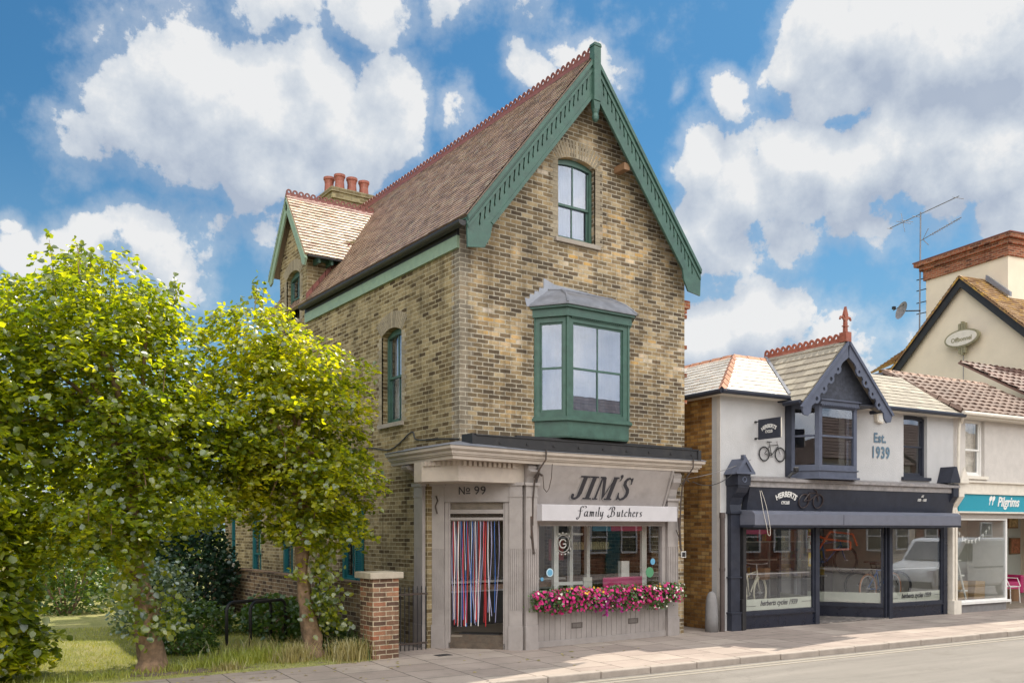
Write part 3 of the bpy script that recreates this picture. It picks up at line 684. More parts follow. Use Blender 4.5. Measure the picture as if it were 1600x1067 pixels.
for i in range(k+1):
    xx=1.6+(1.9)*i/k; y=-.02+.02*math.sin(i*2.1); vs+=[(xx,y,3.93),(xx,y,5.7)]
    if i: fs.append((2*i-2,2*i,2*i+1,2*i-1))
mb.add(vs,fs).build('curtain',M_curtain,bay)
# lead roof of the bay
mb=MB(); o0=baywall(0,0,0,.13); i0=[(BX0+.28,0.),(fx0+.12,-.14),(fx1-.12,-.14),(BX1-.28,0.)]; zb,zt=5.865,6.19
A=[(x,y,zb) for x,y in o0]; Bm=[(x*.5+X*.5+ (0),y*.62+Y*.38,zb+.17) for (x,y),(X,Y) in zip(o0,i0)]; T=[(x,y,zt) for x,y in i0]
mb.add(A+Bm+T,[(0,1,5,4),(1,2,6,5),(2,3,7,6),(4,5,9,8),(5,6,10,9),(6,7,11,10),(8,9,10,11)])
mb.add([(x,y,5.84) for x,y in o0]+A,[(0,1,5,4),(1,2,6,5),(2,3,7,6),(0,3,2,1)])
for i in (1,2): mb.tube([A[i],Bm[i],T[i]],.022,6)
mb.tube([T[0],T[1],T[2],T[3]],.02,6)
mb.build('lead_roof',M_lead,bay)
# stepped lead flashing on wall
mb=MB(); st=[(1.34,5.84),(1.30,5.98),(1.40,5.98),(1.41,6.06),(1.50,6.06),(1.51,6.13),(1.60,6.13),(1.61,6.20),(1.70,6.20),(1.70,6.38),(1.95,6.30),(3.30,6.24),(3.42,6.21),(3.42,6.14),(3.52,6.14),(3.52,6.05),(3.62,6.05),(3.63,5.95),(3.74,5.95),(3.76,5.84)]
mb.slab(st,(),-.007,.0,MF(-.001)); mb.build('lead_flashing',paint('pale_lead',(.27,.285,.33),.6,.12,6,.2,40),H)
# ----- dormer gable
DY,DZ=7.3,9.66; dsl=1.42; dh=1.14
mb=MB(); mb.slab([(.25,6.3),(2.2,8.9),(2.2,9.0),(.0+.25,8.35)],(),0,.2,lambda a,b,d:(a,6.5+d,b)); mb.slab([(.25,6.3),(2.2,8.9),(2.2,9.0),(.25,8.35)],(),-.2,0,lambda a,b,d:(a,8.15+d,b)); dm=mb.build('dormer',M_side,H)
for s_ in (-1,1):
    mb=MB(); ze=DZ-dh*dsl; 
    if s_<0: P4=[(-.18,DY-dh,ze),( (ze-EZ)/SL-.33+.05,DY-dh,ze),((DZ-EZ)/SL-.33+.05,DY,DZ),(-.18,DY,DZ)]
    else: P4=[((ze-EZ)/SL-.33+.05,DY+dh,ze),(-.18,DY+dh,ze),(-.18,DY,DZ),((DZ-EZ)/SL-.33+.05,DY,DZ)]
    tiles(mb,P4,lift=.02,th=.1); mb.build('roof',M_tile2,dm)
mb=MB(); crest(mb,(-.18,DY,DZ+.01),((DZ-EZ)/SL-.3,DY,DZ+.01),step=.15,h=.14); mb.build('ridge_crest',M_ridge,dm)
for s_ in (-1,1):
    mb=MB(); ld=math.hypot(dh,dh*dsl); t_=math.atan(dsl)
    def M(a,b,d): return (-.17+d,DY+s_*(dh-a*math.cos(t_))+s_*math.sin(t_)*b,DZ-dh*dsl-.05+a*math.sin(t_)+math.cos(t_)*b)
    mb.slab([(-.06,-.01),(-.12,-.16),(.0,-.24),(.16,-.2),(ld-.20,-.2),(ld+.0,-.02)],(),0,.04,M)
    mb.slab([(-.06,.0),(-.06,-.05),(ld-.04,-.05),(ld,.0)],(),-.02,-.001,M); mb.build('bargeboard',M_green2,dm)
mb=MB(); mb.box(-.12,1.2,7.985,8.02,DY-dh-.05,DY-dh-.0); mb.build('gutter',M_black,dm)
mb=MB(); mb.box(.25,1.3,8.0,8.2,6.42,6.497)
for k in range(4): mb.box(.15+k*.3,.2+k*.3,7.9,8.03,6.2,6.5)
mb.build('eaves_board',M_green,dm)
gauged_arch(H,MS(0),6.88,7.74,7.81,.14,.25); surround(H,MS(0),6.9,7.72,6.75,7.8)
sash(H,MS(0),6.9,7.72,6.75,7.95,.14,M_green,d=.1,sill=M_sill,curtain=M_curtain)
mb=MB()
for k in range(7):
    a=k/7; b=(k+.92)/7; p=lambda t:(.0+t*1.05,7.13+t*1.05*SL)
    (xa,za),(xb,zb2)=p(a),p(b); mb.slab([(xa-.02,za),(xb-.02,zb2),(xb-.02,zb2+.13),(xa-.02,za+.13)],(),-.05,-.001,lambda a,b,d:(a,6.5+d,b))
mb.build('creasing_tiles',M_ridge,dm)
# ----- chimney
mb=MB(); mb.box(1.86,2.92,8.9,10.70,9.3,9.95); mb.box(1.80,2.98,10.62,10.78,9.24,10.01); mb.box(1.76,3.02,10.78,10.89,9.2,10.05); ch=mb.build('chimney',M_chimbrick,H)
for (x,y) in ((1.93,9.75),(2.08,9.42),(2.44,9.45),(2.80,9.48)):
    mb=MB(); mb.lathe([(.14,0),(.13,.05),(.115,.25),(.13,.34),(.15,.36),(.15,.42),(.125,.43),(.1,.43)],(x,y,10.88),14); mb.build('chimney_pot',M_terra,ch,smooth=False)
# rear lean-to roof
mb=MB(); tiles(mb,[(-.15,12.5,3.62),(-.15,9.7,3.62),(2.2,9.7,5.0),(2.2,12.5,5.0)],lift=.02); mb.build('rear_roof',M_tile,H)
# ================================================================== BUTCHER'S SHOPFRONT (parts of the house)
Z=lambda a,b,d:(a,b,d)      # plan polygons: a=x, b=y, d=z
def plan(mb,poly,z0,z1): return mb.slab(poly,(),z0,z1,Z)
# chamfer pilasters
def pilaster(mb,M,a0,a1,zc0=2.58,zc1=2.82,pl=.40,fl=True,d=-.05,z1=2.82):
    mb.slab([(a0,pl),(a1,pl),(a1,zc0),(a0,zc0)],[[(a0+k*(a1-a0)/6+.004*0+ (a1-a0)/12-.006,.66),(a0+k*(a1-a0)/6+(a1-a0)/12-.006,1.70),(a0+k*(a1-a0)/6+(a1-a0)/12+.006,1.70),(a0+k*(a1-a0)/6+(a1-a0)/12+.006,.66)] for k in range(6)] if fl else (),d,d+.012,M)
    mb.slab([(a0,pl),(a1,pl),(a1,zc1),(a0,zc1)],(),d+.013,.04,M)
    mb.slab([(a0-.012,0),(a1+.012,0),(a1+.012,pl),(a0-.012,pl)],(),d-.02,.04,M)
    mb.slab([(a0-.012,zc0),(a1+.012,zc0),(a1+.012,zc0+.025),(a0-.012,zc0+.025)],(),d-.012,d,M)
    mb.slab([(a0,zc0+.025),(a1,zc0+.025),(a1,zc1-.05),(a0,zc1-.05)],(),d-.004,d+.02,M)
    mb.slab([(a0-.03,zc1-.05),(a1+.03,zc1-.05),(a1+.04,zc1),(a0-.04,zc1)],(),d-.035,.04,M)
mb=MB(); pilaster(mb,MC,.02,.235); pl_=mb.build('pilaster',M_grey,H)
mb=MB(); pilaster(mb,MC,1.37,CL-.0); 
mb.build('pilaster',M_grey,H)
mb=MB(); pilaster(mb,ML((1.17,-.16),(2,-.16)),.02,.26,d=-.03); mb.build('pilaster',M_grey,H)
mb=MB(); pilaster(mb,MF(-.06),4.58,4.86,2.40,2.62,.36,d=-.05); mb.build('pilaster',M_grey,H)
mb=MB(); pilaster(mb,ML((-.09,1.32),(-.09,.9)),.0,.30,fl=True,d=-.03); mb.build('pilaster',M_grey,H)
# brick strip between the two left pilasters
mb=MB(); mb.box(-.06,.2,0,2.85,.96,1.15); mb.build('corner_bricks',M_side,H)
# number panel
mb=MB(); mb.box(.236,1.365,2.495,2.85,-.045,.05,MC); mb.box(.245,1.355,2.495,2.515,-.055,-.046,MC); num=mb.build('number_panel',M_grey,H)
text('N',.19,lambda x,y,z:MC(.548+x,2.625+y,-.05+z),'lettering',M_let,num,bold=.0,sx=.85)
text('o',.15,lambda x,y,z:MC(.655+x,2.67+y,-.05+z),'lettering',M_let,num,bold=.0)
mb=MB(); mb.box(.615,.695,2.635,2.65,-.052,-.046,MC); mb.build('lettering',M_let,num)
text('99',.20,lambda x,y,z:MC(.865+x,2.625+y,-.05+z),'lettering',M_let,num,bold=.0,space=1.1)
# door surround, shutter box, step
mb=MB(); mb.box(.24,.30,0,2.49,-.02,.10,MC); mb.box(1.29,1.365,0,2.49,-.02,.10,MC); mb.box(.30,.33,0,2.49,.0,.06,MC); mb.box(1.255,1.29,0,2.49,.0,.06,MC)
mb.box(.33,1.255,2.19,2.235,-.005,.05,MC); mb.box(.33,1.255,2.30,2.37,.0,.05,MC); dr=mb.build('door_frame',M_grey,H)
mb=MB(); mb.box(.33,1.255,2.37,2.49,.05,.07,MC)
for k in range(5): mb.tube([MC(.33,2.385+k*.024,.045),MC(1.255,2.385+k*.024,.045)],.009,6)
mb.build('roller_shutter',paint('weathered_shutter',(.25,.21,.17),.7,.2,10,.3,stain=.5),dr)
mb=MB()
x=.345
while x<1.24:
    mb.ring(MC(x,2.268,.02),.018,.0045,MC(1,0,0)[0:2]+(0,) if False else (.69,-.72,0),(0,0,1),10,4); mb.tube([MC(x,2.24,.025),MC(x+.03,2.298,.025)],.004,4); x+=.036
mb.build('iron_grille',M_iron,dr)
mb=MB(); mb.box(.28,1.31,0,.10,-.0,.18,MC); mb.box(.30,1.29,.10,.19,.03,.3,MC); mb.box(.31,1.28,.19,.23,.06,.4,MC); mb.build('door_step',paint('worn_step',(.10,.075,.055),.8,.3,12,.4,stain=.7,stcol=(.10,.05,.03)),H)
dm_=MB(); dm_.box(.45,1.16,.232,.245,.12,.38,MC); dm_.build('door_mat',M_black,label='dark rectangular doormat lying just inside the open butcher shop doorway',cat='doormat')
# fascia box above the door (prow shaped)
fb=[(-.14,-.2),(1.36,-.10),(1.40,.1),(.05,1.1),(-.02,1.2),(-.50,.62),(-.50,.36)]
mb=MB(); plan(mb,fb,2.806,3.13); fx=mb.build('fascia_box',M_corn,H)
mb=MB()
def along(p,q,n,fn):
    for k in range(n):
        t=(k+.5)/n; fn(p[0]+(q[0]-p[0])*t,p[1]+(q[1]-p[1])*t)
def dent(x,y): mb.box(x-.028,x+.028,3.055,3.128,y-.035,y+.03)
along((-.10,-.225),(1.0,-.15),11,dent); along((-.18,-.17),(-.50,.33),7,dent)
mb.build('dentils',M_corn,fx)
# consoles
def console(name,M,w,h=.3,proj=.34,z0=2.82,mat=None):
    mb=MB(); pr=[(0,z0),(-.05,z0),(-.07,z0+.05),(-.10,z0+h*.35),(-.2,z0+h*.6),(-proj,z0+h*.75),(-proj-.02,z0+h*.88),(-proj+.02,z0+h),(0,z0+h)]
    mb.slab(pr,(),-w/2,w/2,M); mb.slab([(x*.93-.0,z) for x,z in pr],(),-w/2-.012,-w/2+.001,M) ; mb.slab([(x*.93,z) for x,z in pr],(),w/2-.001,w/2+.012,M)
    return mb.build(name,mat or M_grey,H)
console('console_bracket',lambda a,b,d:(-.06+a,1.10+d,b),.22,.30,.36)
console('console_bracket',lambda a,b,d:(4.72+d,-.02+a,b),.2,.5,.2,2.62)
console('console_bracket',lambda a,b,d:(1.30+d,-.12+a,b),.16,.3,.1,2.82)
# cornice
def corn(o): return [(0.,1.9),(-.42-o,1.6+o*.3),(-.44-o,-.52-o),(1.28,-.29-o),(5.20+o,-.30-o),(5.26+o,0),(0,0)]
mb=MB()
for o,za,zb_ in ((0,3.13,3.19),(.03,3.19,3.215),(.05,3.215,3.27),(.085,3.27,3.285),(.10,3.285,3.335)): plan(mb,corn(o),za,zb_)
mb.build('cornice',M_corn,H)
mb=MB(); c_=corn(.115)
low=[(x,y,3.336) for x,y in c_]; low2=[(x,y,3.345) for x,y in c_]; hi=[(-.005,1.9,3.47),(-.005,1.4,3.47),(-.005,-.005,3.47),(1.28,-.005,3.47),(RW,-.005,3.47),(RW,0,3.47),(0,0,3.47)]
mb.add(low2+hi,[(0,1,8,7),(1,2,9,8),(2,3,10,9),(3,4,11,10)]); mb.add(low+low2,[(0,1,8,7),(1,2,9,8),(2,3,10,9),(3,4,11,10),(4,5,12,11)])
mb.build('lead_capping',M_lead,H)
# black box gutter above the shop sign
mb=MB(); mb.box(.0,5.12,3.355,3.53,-.40,-.30); mb.box(-.02,.06,3.345,3.56,-.42,-.1); mb.box(5.08,5.16,3.345,3.54,-.42,-.2); mb.box(.02,5.1,3.53,3.55,-.42,-.36); mb.box(.9,5.0,3.55,3.585,-.34,-.27)
for k in range(9): mb.box(.5+k*.55,.55+k*.55,3.42,3.45,-.415,-.401)
mb.build('box_gutter',M_black,H)
# slanted shop sign
def MSG(a,b,d): # a along x, b up the panel 0..1 , d inward
    t=b; return (a,-.03-.26*t+d*.93,2.44+.70*t+d*.34)
mb=MB(); mb.slab([(1.46,0),(4.50,0),(4.50,1.0),(1.46,1.0)],(),0,.03,MSG); sg=mb.build('sign_panel',M_grey,H)
mb=MB(); mb.slab([(0,2.44),(-.06,2.44),(-.33,3.13),(0,3.13)],(),1.42,1.455,lambda a,b,d:(d,-.0+a,b)); mb.build('sign_cheek',M_grey,H); mb=MB(); mb.slab([(0,2.44),(-.06,2.44),(-.33,3.13),(0,3.13)],(),4.505,4.54,lambda a,b,d:(d,a,b))
mb.build('sign_cheek',M_grey,H)
# JIM'S hand-drawn italic serif
def italic(M,sc,dx=0,dz=0,dd=0.):
    mb=MB(); sh=.19
    def P(poly,k=0): mb.slab([( (x+sh*y)*sc+dx,y*sc+dz) for x,y in poly],(),-.014-dd-k*.0015,-.004-dd,M)
    # J
    P([(.14,.94),(.62,.94),(.62,1.0),(.14,1.0)]); P([(.28,.22),(.49,.22),(.49,.95),(.28,.95)],1)
    P([(.47,.23),(.30,.23),(.26,.10),(.18,.055),(.12,.09),(.13,.16),(.10,.22),(.03,.23),(-.02,.17),(0,.06),(.09,-.01),(.22,-.02),(.36,.03),(.44,.12)],2)
    # I
    for (x0) in (.78,):
        P([(x0-.13,.94),(x0+.30,.94),(x0+.30,1.),(x0-.13,1.)]); P([(x0-.13,0),(x0+.30,0),(x0+.30,.06),(x0-.13,.06)]); P([(x0-.02,.05),(x0+.19,.05),(x0+.19,.95),(x0-.02,.95)],1)
    # M
    b=1.24
    P([(b-.08,0),(b+.2,0),(b+.2,.05),(b-.08,.05)]); P([(b+.01,.04),(b+.10,.04),(b+.10,.95),(b+.01,.95)],1); P([(b-.06,.94),(b+.2,.94),(b+.2,1.),(b-.06,1.)],2)
    P([(b+.07,.98),(b+.24,.98),(b+.50,.16),(b+.42,.0)],3); P([(b+.42,.0),(b+.48,.14),(b+.74,1.),(b+.68,.9)],4)
    P([(b+.65,.04),(b+.86,.04),(b+.86,.95),(b+.65,.95)],5); P([(b+.56,0),(b+.95,0),(b+.95,.055),(b+.56,.055)],6); P([(b+.66,.945),(b+.94,.945),(b+.94,1.),(b+.66,1.)],6)
    # apostrophe
    P([(x_+.08,y_) for x_,y_ in [(2.20,.82),(2.26,.86),(2.30,.95),(2.31,1.06),(2.26,1.12),(2.18,1.1),(2.16,1.03),(2.2,.98),(2.24,.96),(2.22,.88)]])
    # S
    o=2.50
    outer=[(.52,.70),(.50,.99),(.46,.99),(.42,.95),(.30,1.01),(.14,.97),(.05,.84),(.07,.66),(.2,.54),(.34,.42),(.38,.28),(.34,.14),(.22,.06),(.10,.10),(.03,.22),(0,.32),(-.04,.32),(-.04,.0),(.0,.0),(.05,.05),(.2,-.02),(.40,.02),(.53,.16),(.55,.34),(.48,.5),(.32,.62),(.22,.72),(.20,.84),(.28,.93),(.38,.91),(.46,.8),(.48,.70)]
    P([(x+o,y) for x,y in outer])
    return mb
italic(lambda a,b,d:MSG(a,.16+b/.75,d),.43,2.22,.02,0).build('lettering',M_let,sg)
italic(lambda a,b,d:MSG(a,.16+b/.75,d+.006),.43,2.195,-.0,0).build('letter_shadow',M_letsh,sg)
# awning box
mb=MB(); mb.box(1.42,4.60,2.175,2.455,-.34,-.04); mb.build('awning_box',M_awn,H,bevel=.008)
sc_=lambda pts,ox,s=1.:[(ox+x*s,y*s) for x,y in pts]
F_=[[(.55,.95),(.35,1.1),(.18,.95),(.17,.5),(.14,.0),(-.05,-.32),(-.22,-.2),(-.1,-.05)],[(-.25,.6),(.0,.62),(.3,.55),(.5,.66)],[(.3,1.08),(.8,1.12),(.9,.95),(.7,.85)]]
a_=[[(.42,.5),(.2,.55),(.04,.3),(.1,.05),(.25,.02),(.42,.3)],[(.45,.55),(.42,.1),(.52,.0),(.6,.08)]]
m_=[[(0,.5),(.08,.52),(.07,.0)],[(.07,.3),(.2,.52),(.3,.48),(.29,.0)],[(.29,.3),(.42,.52),(.53,.45),(.52,.08),(.62,.02)]]
i_=[[(0,.48),(.08,.52),(.07,.08),(.17,.02)],[(.07,.74),(.1,.76)]]
l_=[[(.05,.95),(.1,.98),(.08,.1),(.18,.02)]]
y_=[[(0,.5),(.06,.5),(.08,.1),(.2,.04),(.36,.25)],[(.38,.54),(.37,.1),(.25,-.3),(.05,-.32)]]
B_=[[(.35,1.0),(.33,.5),(.25,.08),(.0,-.1),(-.2,.05),(-.1,.22)],[(.0,.85),(.2,1.1),(.6,1.05),(.68,.82),(.5,.6),(.3,.55)],[(.4,.58),(.68,.5),(.7,.15),(.45,.0),(.15,.05),(-.02,-.05)],[(-.15,.72),(.0,.9),(.2,.85)]]
u_=[[(0,.5),(.07,.52),(.07,.1),(.2,.02),(.36,.25)],[(.37,.54),(.37,.08),(.47,.02)]]
t_=[[(.12,.78),(.1,.1),(.2,.01),(.3,.08)],[(0,.52),(.28,.54)]]
c2_=[[(.38,.45),(.22,.55),(.04,.3),(.12,.04),(.3,.02),(.4,.12)]]
h_=[[(.06,.98),(.08,.0)],[(.08,.3),(.22,.52),(.36,.45),(.36,.08),(.46,.02)]]
e_=[[(.05,.28),(.3,.36),(.3,.5),(.15,.53),(.04,.3),(.12,.04),(.3,.02),(.4,.12)]]
r_=[[(.0,.5),(.08,.52),(.08,.0)],[(.08,.3),(.2,.5),(.34,.48)]]
s_l=[[(.32,.47),(.15,.53),(.08,.4),(.28,.2),(.22,.03),(.02,.05)]]
mb=MB(); x=2.20; sc=.16
for gl,ad in ((F_,.62),(a_,.62),(m_,.70),(i_,.26),(l_,.27),(y_,1.1),(B_,.92),(u_,.54),(t_,.38),(c2_,.48),(h_,.52),(e_,.46),(r_,.42),(s_l,.4)):
    for stq in gl: nib(mb,[[((px+.18*py)*sc,py*sc) for px,py in stq]],lambda a,b,d,x=x:(x+a,-.34+d,2.262+b),.024,38,.01)
    x+=ad*sc*1.22
mb.build('lettering',M_let,bpy.data.objects['awning_box'])
# shop window
mb=MB(); mb.slab([(1.46,.70),(4.57,.70),(4.57,2.30),(1.46,2.30)],[[(1.56,.80),(1.56,2.12),(4.48,2.12),(4.48,.80)]],-.06,.04,MF(0))
mb.slab([(1.56,2.09),(4.48,2.09),(4.48,2.12),(1.56,2.12)],(),-.075,.0,MF(0)); wf=mb.build('shop_window',M_grey,H)
mb=MB(); mb.box(1.57,4.47,.81,2.11,-.01,-.002); mb.build('pane',G_shop,wf)
mb=MB(); mb.box(1.60,4.5,.72,.75,.03,.55); mb.build('window_board',M_white,wf)
# stickers on glass
def disc(name,c,r,mat,parent,t=.003,y=-.016,n=24):
    mb=MB(); mb.slab(circ(c[0],c[1],r,n),(),y,y+t,MF(0)); return mb.build(name,mat,parent)
M_stick=paint('sticker_blue',(.12,.33,.5),.4,.02); M_stick2=paint('sticker_pale',(.5,.65,.72),.4,.02); M_stick3=paint('sticker_green',(.08,.25,.13),.4,.02); M_mag=paint('magenta_panel',(.45,.03,.14),.45,.04); M_ghost=paint('etched_logo',(.5,.48,.44),.4,.02)
disc('window_sticker',(1.83,1.28),.075,M_stick2,wf); disc('window_sticker',(1.83,1.28),.055,M_stick,wf,y=-.0195); disc('window_sticker',(1.66,1.17),.035,M_stick,wf)
disc('window_sticker',(4.28,1.42),.06,M_stick,wf); disc('window_sticker',(4.20,1.22),.10,M_stick3,wf)
mb=MB(); mb.slab(circ(4.20,1.0,.0,3) if False else [(4.08,.86),(4.24,.86),(4.24,.98),(4.08,.98)],(),-.017,-.014,MF(0)); mb.build('window_sticker',M_white,wf)
mb=MB(); mb.ring((2.12,-.016,1.78),.15,.006,(1,0,0),(0,0,1),30,4); mb.ring((2.12,-.016,1.78),.075,.012,(1,0,0),(0,0,1),20,4,(.5,5.9)); mb.box(2.12,2.19,1.765,1.785,-.02,-.014)
for k in range(14):
    t=R(20+k*24); mb.box(2.12+.19*math.cos(t)-.012,2.12+.19*math.cos(t)+.012,1.78+.19*math.sin(t)-.012,1.78+.19*math.sin(t)+.012,-.018,-.014)
mb.build('circular_logo',M_ghost,wf)
# stall riser: tongue and groove boards, skirting, vents
mb=MB(); x=1.44
while x<4.56:
    x2=min(x+.118,4.575); mb.box(x+.003,x2-.003,.08,.70,-.055,-.03); x=x2
mb.box(1.43,4.575,.02,.69,-.03,.015); mb.box(1.43,4.575,.66,.705,-.085,-.02); mb.box(1.43,4.575,.0,.10,-.08,-.028); rs=mb.build('stall_riser',M_grey,H,bevel=.002)
for xa in (2.28,3.62):
    mb=MB(); mb.slab([(xa,.285),(xa+.24,.285),(xa+.24,.385),(xa,.385)],[[(xa+.02,.3),(xa+.02,.37),(xa+.22,.37),(xa+.22,.3)]],-.066,-.056,MF(0))
    for k in range(4): mb.box(xa+.02,xa+.22,.303+k*.018,.309+k*.018,-.064,-.057)
    mb.build('air_vent',paint('vent',(.12,.10,.09),.6,.2),rs)
# awning irons
for (x0,nm) in ((1.33,0),(4.83,1)):
    mb=MB(); mb.tube([(x0+.12,-.42,3.36),(x0+.1,-.43,3.2),(x0+.02,-.34,3.02),(x0-.0,-.25,2.85),(x0,-.2,2.5),(x0,-.19,2.1)],.014,6); mb.tube([(x0-.03,-.18,2.25),(x0-.02,-.2,1.95),(x0+.01,-.19,1.68),(x0+.02,-.21,1.62)],.022,6); mb.tube([(x0-.09,-.17,2.02),(x0-.0,-.2,1.8)],.01,5)
    mb.tube([(x0+.0,-.24,2.9),(x0+.06,-.28,2.98),(x0+.12,-.3,2.94)],.02,6); mb.build('awning_iron',M_iron,H)
mb=MB(); mb.tube([(x,-.36,z) for x,z in ((1.62,3.14),(1.60,2.9),(1.55,2.72),(1.50,2.66),(1.44,2.72),(1.42,2.95))],.007,5); mb.build('hanging_chain',M_iron,H)
mb=MB(); mb.tube([MC(.10,2.60,-.08),MC(.13,2.52,-.09),MC(.09,2.42,-.085),MC(.12,2.30,-.08)],.012,5); mb.build('iron_hook',M_iron,H)
mb=MB(); mb.box(RW-.10,RW+.02,1.48,1.60,-.02,-.0); np_=mb.build('wall_plaque',M_white,H); mb=MB(); mb.box(RW-.085,RW+.005,1.495,1.585,-.026,-.0201); mb.build('plaque_face',M_black,np_)
# cables
def cable(pts,label,r=.008,mat=None):
    mb=MB(); mb.tube(smooth_path(pts,5),r,5); return mb.build('overhead_cable',mat or M_black,label=label,cat='cable',smooth=True)
def sag(a,b,s,n=8): 
    a=Vector(a);b=Vector(b); return [a.lerp(b,t/n)-Vector((0,0,s*4*(t/n)*(1-t/n))) for t in range(n+1)]
cable(sag((5.15,-.2,2.95),(6.3,-.45,3.35),.22),'black sagging cable between the two shops, the lower of the pair')
cable(sag((5.0,-.05,3.0),(6.5,-.5,3.42),.06),'thin pale cable between the two shops, the higher of the pair',.006,M_concrete)
mb=MB(); mb.tube(smooth_path([(-.02,-.02,3.5),(-.02,.6,3.55),(-.02,1.4,3.6),(-.02,1.6,3.75),(-.02,2.4,3.5),(-.02,3.5,3.6),(-.02,5,3.4)],6),.012,5); mb.build('wall_cable',M_black,H)
# ---- ribbon curtain
FC=thing('ribbon_curtain','red, white and blue ribbon fly curtain hanging in the shop doorway','fly curtain',MC(.8,2.18,.05))
mb=MB(); mb.tube([MC(.33,2.185,.055),MC(1.25,2.185,.055)],.012,6); mb.build('curtain_rail',M_grey,FC)
RC=[paint('ribbon_red',(.55,.035,.04),.5,.1,rnd=0),paint('ribbon_white',(.75,.72,.70),.5,.05),paint('ribbon_blue',(.05,.15,.5),.5,.1),paint('ribbon_lilac',(.28,.27,.42),.5,.1)]
xr=.35; k=0; pat=[3,0,1,3,0,1,3,2,0,1,2,0,3,1,2,3,0,1,3,0,1,3,3,0,0,3,1,3,2,3,2]
while xr<1.22:
    c=pat[k%len(pat)]; k+=1; w_=random.uniform(.012,.02); zb=random.uniform(.36,.5) if xr<.95 else random.uniform(.45,.62); dx=random.uniform(-.03,.03)+(.0 if xr<.8 else -.08*random.random())
    if k%13==0: dx+=.1
    vs=[];fs=[]; ph=random.random()*6
    for i in range(13):
        t=i/12; z=2.18+(zb-2.18)*t; x=xr+dx*t*t+.006*math.sin(ph+t*7); y=.055+.015*math.sin(ph+t*5)+.012*(k%3); tw=w_*(.55+.45*math.cos(ph+t*4)*math.cos(ph+t*4))
        vs+=[MC(x-tw/2,z,y),MC(x+tw/2,z,y+.008*math.sin(ph*2+t*6))]
        if i: fs.append((2*i-2,2*i-1,2*i+1,2*i))
    MB().add(vs,fs).build('ribbon',RC[c],FC); xr+=random.uniform(.018,.036) if xr<.98 else random.uniform(.05,.085)
# ---- shop interior things
def boxthing(name,label,cat,parts,base,group=None,frame_rot=0):
    t=thing(name,label,cat,base,group)
    for nm,mat,bx in parts:
        mb=MB()
        for b in bx: mb.box(*b)
        mb.build(nm,mat,t)
    return t
boxthing('shop_counter','glass-fronted butcher counter with pale top seen through the doorway','counter',[('counter_base',M_intd,[(.4,3.6,.22,.85,1.9,2.5)]),('counter_top',M_white,[(.35,3.65,1.02,1.06,1.85,2.55)]),('chrome_rail',M_awn,[(.4,3.6,.85,.88,1.87,1.9)]),('display_meat',paint('display',(.4,.27,.2),.6,.5,9),[(.45,3.55,.86,.98,1.95,2.45)])],(2,2.2,.22))
boxthing('shelf_unit','wooden shelf unit against the side wall inside the doorway','shelves',[('side_panel',M_wood,[(.3,.9,.22,2.3,2.7,2.74),(.3,.34,.22,2.3,2.74,3.1),(.86,.9,.22,2.3,2.74,3.1)]),('shelf',M_wood,[(.34,.86,z,z+.03,2.74,3.05) for z in (.6,1.1,1.6,2.0)])],(.6,2.9,.22))
t=thing('jar_shelf','dark wall shelf lined with pale yellow jars inside the butcher window','shelf',(3.6,1.4,1.6))
mb=MB(); mb.box(3.25,4.35,1.60,1.63,1.2,1.4); mb.build('shelf_board',M_intd,t)
mj=paint('yellow_jars',(.6,.52,.28),.4,.2,20,rnd=.2)
for k in range(17): mb=MB(); mb.lathe([(.028,0),(.03,.1),(.022,.12),(.024,.15)],(3.29+k*.062,1.29,1.63),8); mb.build('jar',mj,t)
boxthing('promotion_board','magenta promotion board standing low in the butcher window','sign board',[('board',M_mag,[(3.32,4.3,.78,1.13,.30,.32)])],(3.8,.3,.76))
text('WONDERFUL',.09,lambda x,y,z:(3.75+x,.296+z,.92+y),'lettering',M_ghost,bpy.data.objects['promotion_board'])
boxthing('red_banner','blue and red strip banner across the top of the butcher window','banner',[('blue_cloth',paint('blue_cloth',(.07,.22,.33),.8),[(2.98,3.42,2.0,2.1,.2,.21)]),('red_cloth',paint('red_cloth',(.5,.06,.13),.8),[(3.425,4.2,2.0,2.1,.2,.21)])],(3.5,.2,2.0))
boxthing('inner_screen','white painted timber screen with posts standing behind the butcher window','screen',[('post',M_white,[(2.32,2.42,.75,2.68,.5,.58)]),('post',M_white,[(3.08,3.16,.75,2.68,1.0,1.08)]),('post',M_white,[(3.42,3.5,.75,2.68,.9,.98)]),('rail',M_white,[(2.42,3.08,1.0,1.06,.6,.65)]),('rail',M_white,[(2.42,3.08,1.92,1.96,.6,.65)]),('post',M_white,[(4.3,4.42,.75,2.3,.3,.36)])],(3,.6,.22))
boxthing('poster_red','dark red square poster on the inner wall of the butcher shop','poster',[('sheet',paint('dark_red_poster',(.2,.03,.03),.7),[(2.5,2.85,1.45,1.85,.9,.91)])],(2.7,.9,1.45))
boxthing('paper_bag','white paper bag standing on the butcher window board','bag',[('bag_body',M_white,[(3.95,4.15,1.0,1.42,.5,.6)])],(4.05,.55,.75)) 
boxthing('chalk_board','small grey arched-top display board on the window board','board',[('board',M_ghost,[(2.85,3.05,.75,1.15,.3,.33)])],(2.95,.3,.75))
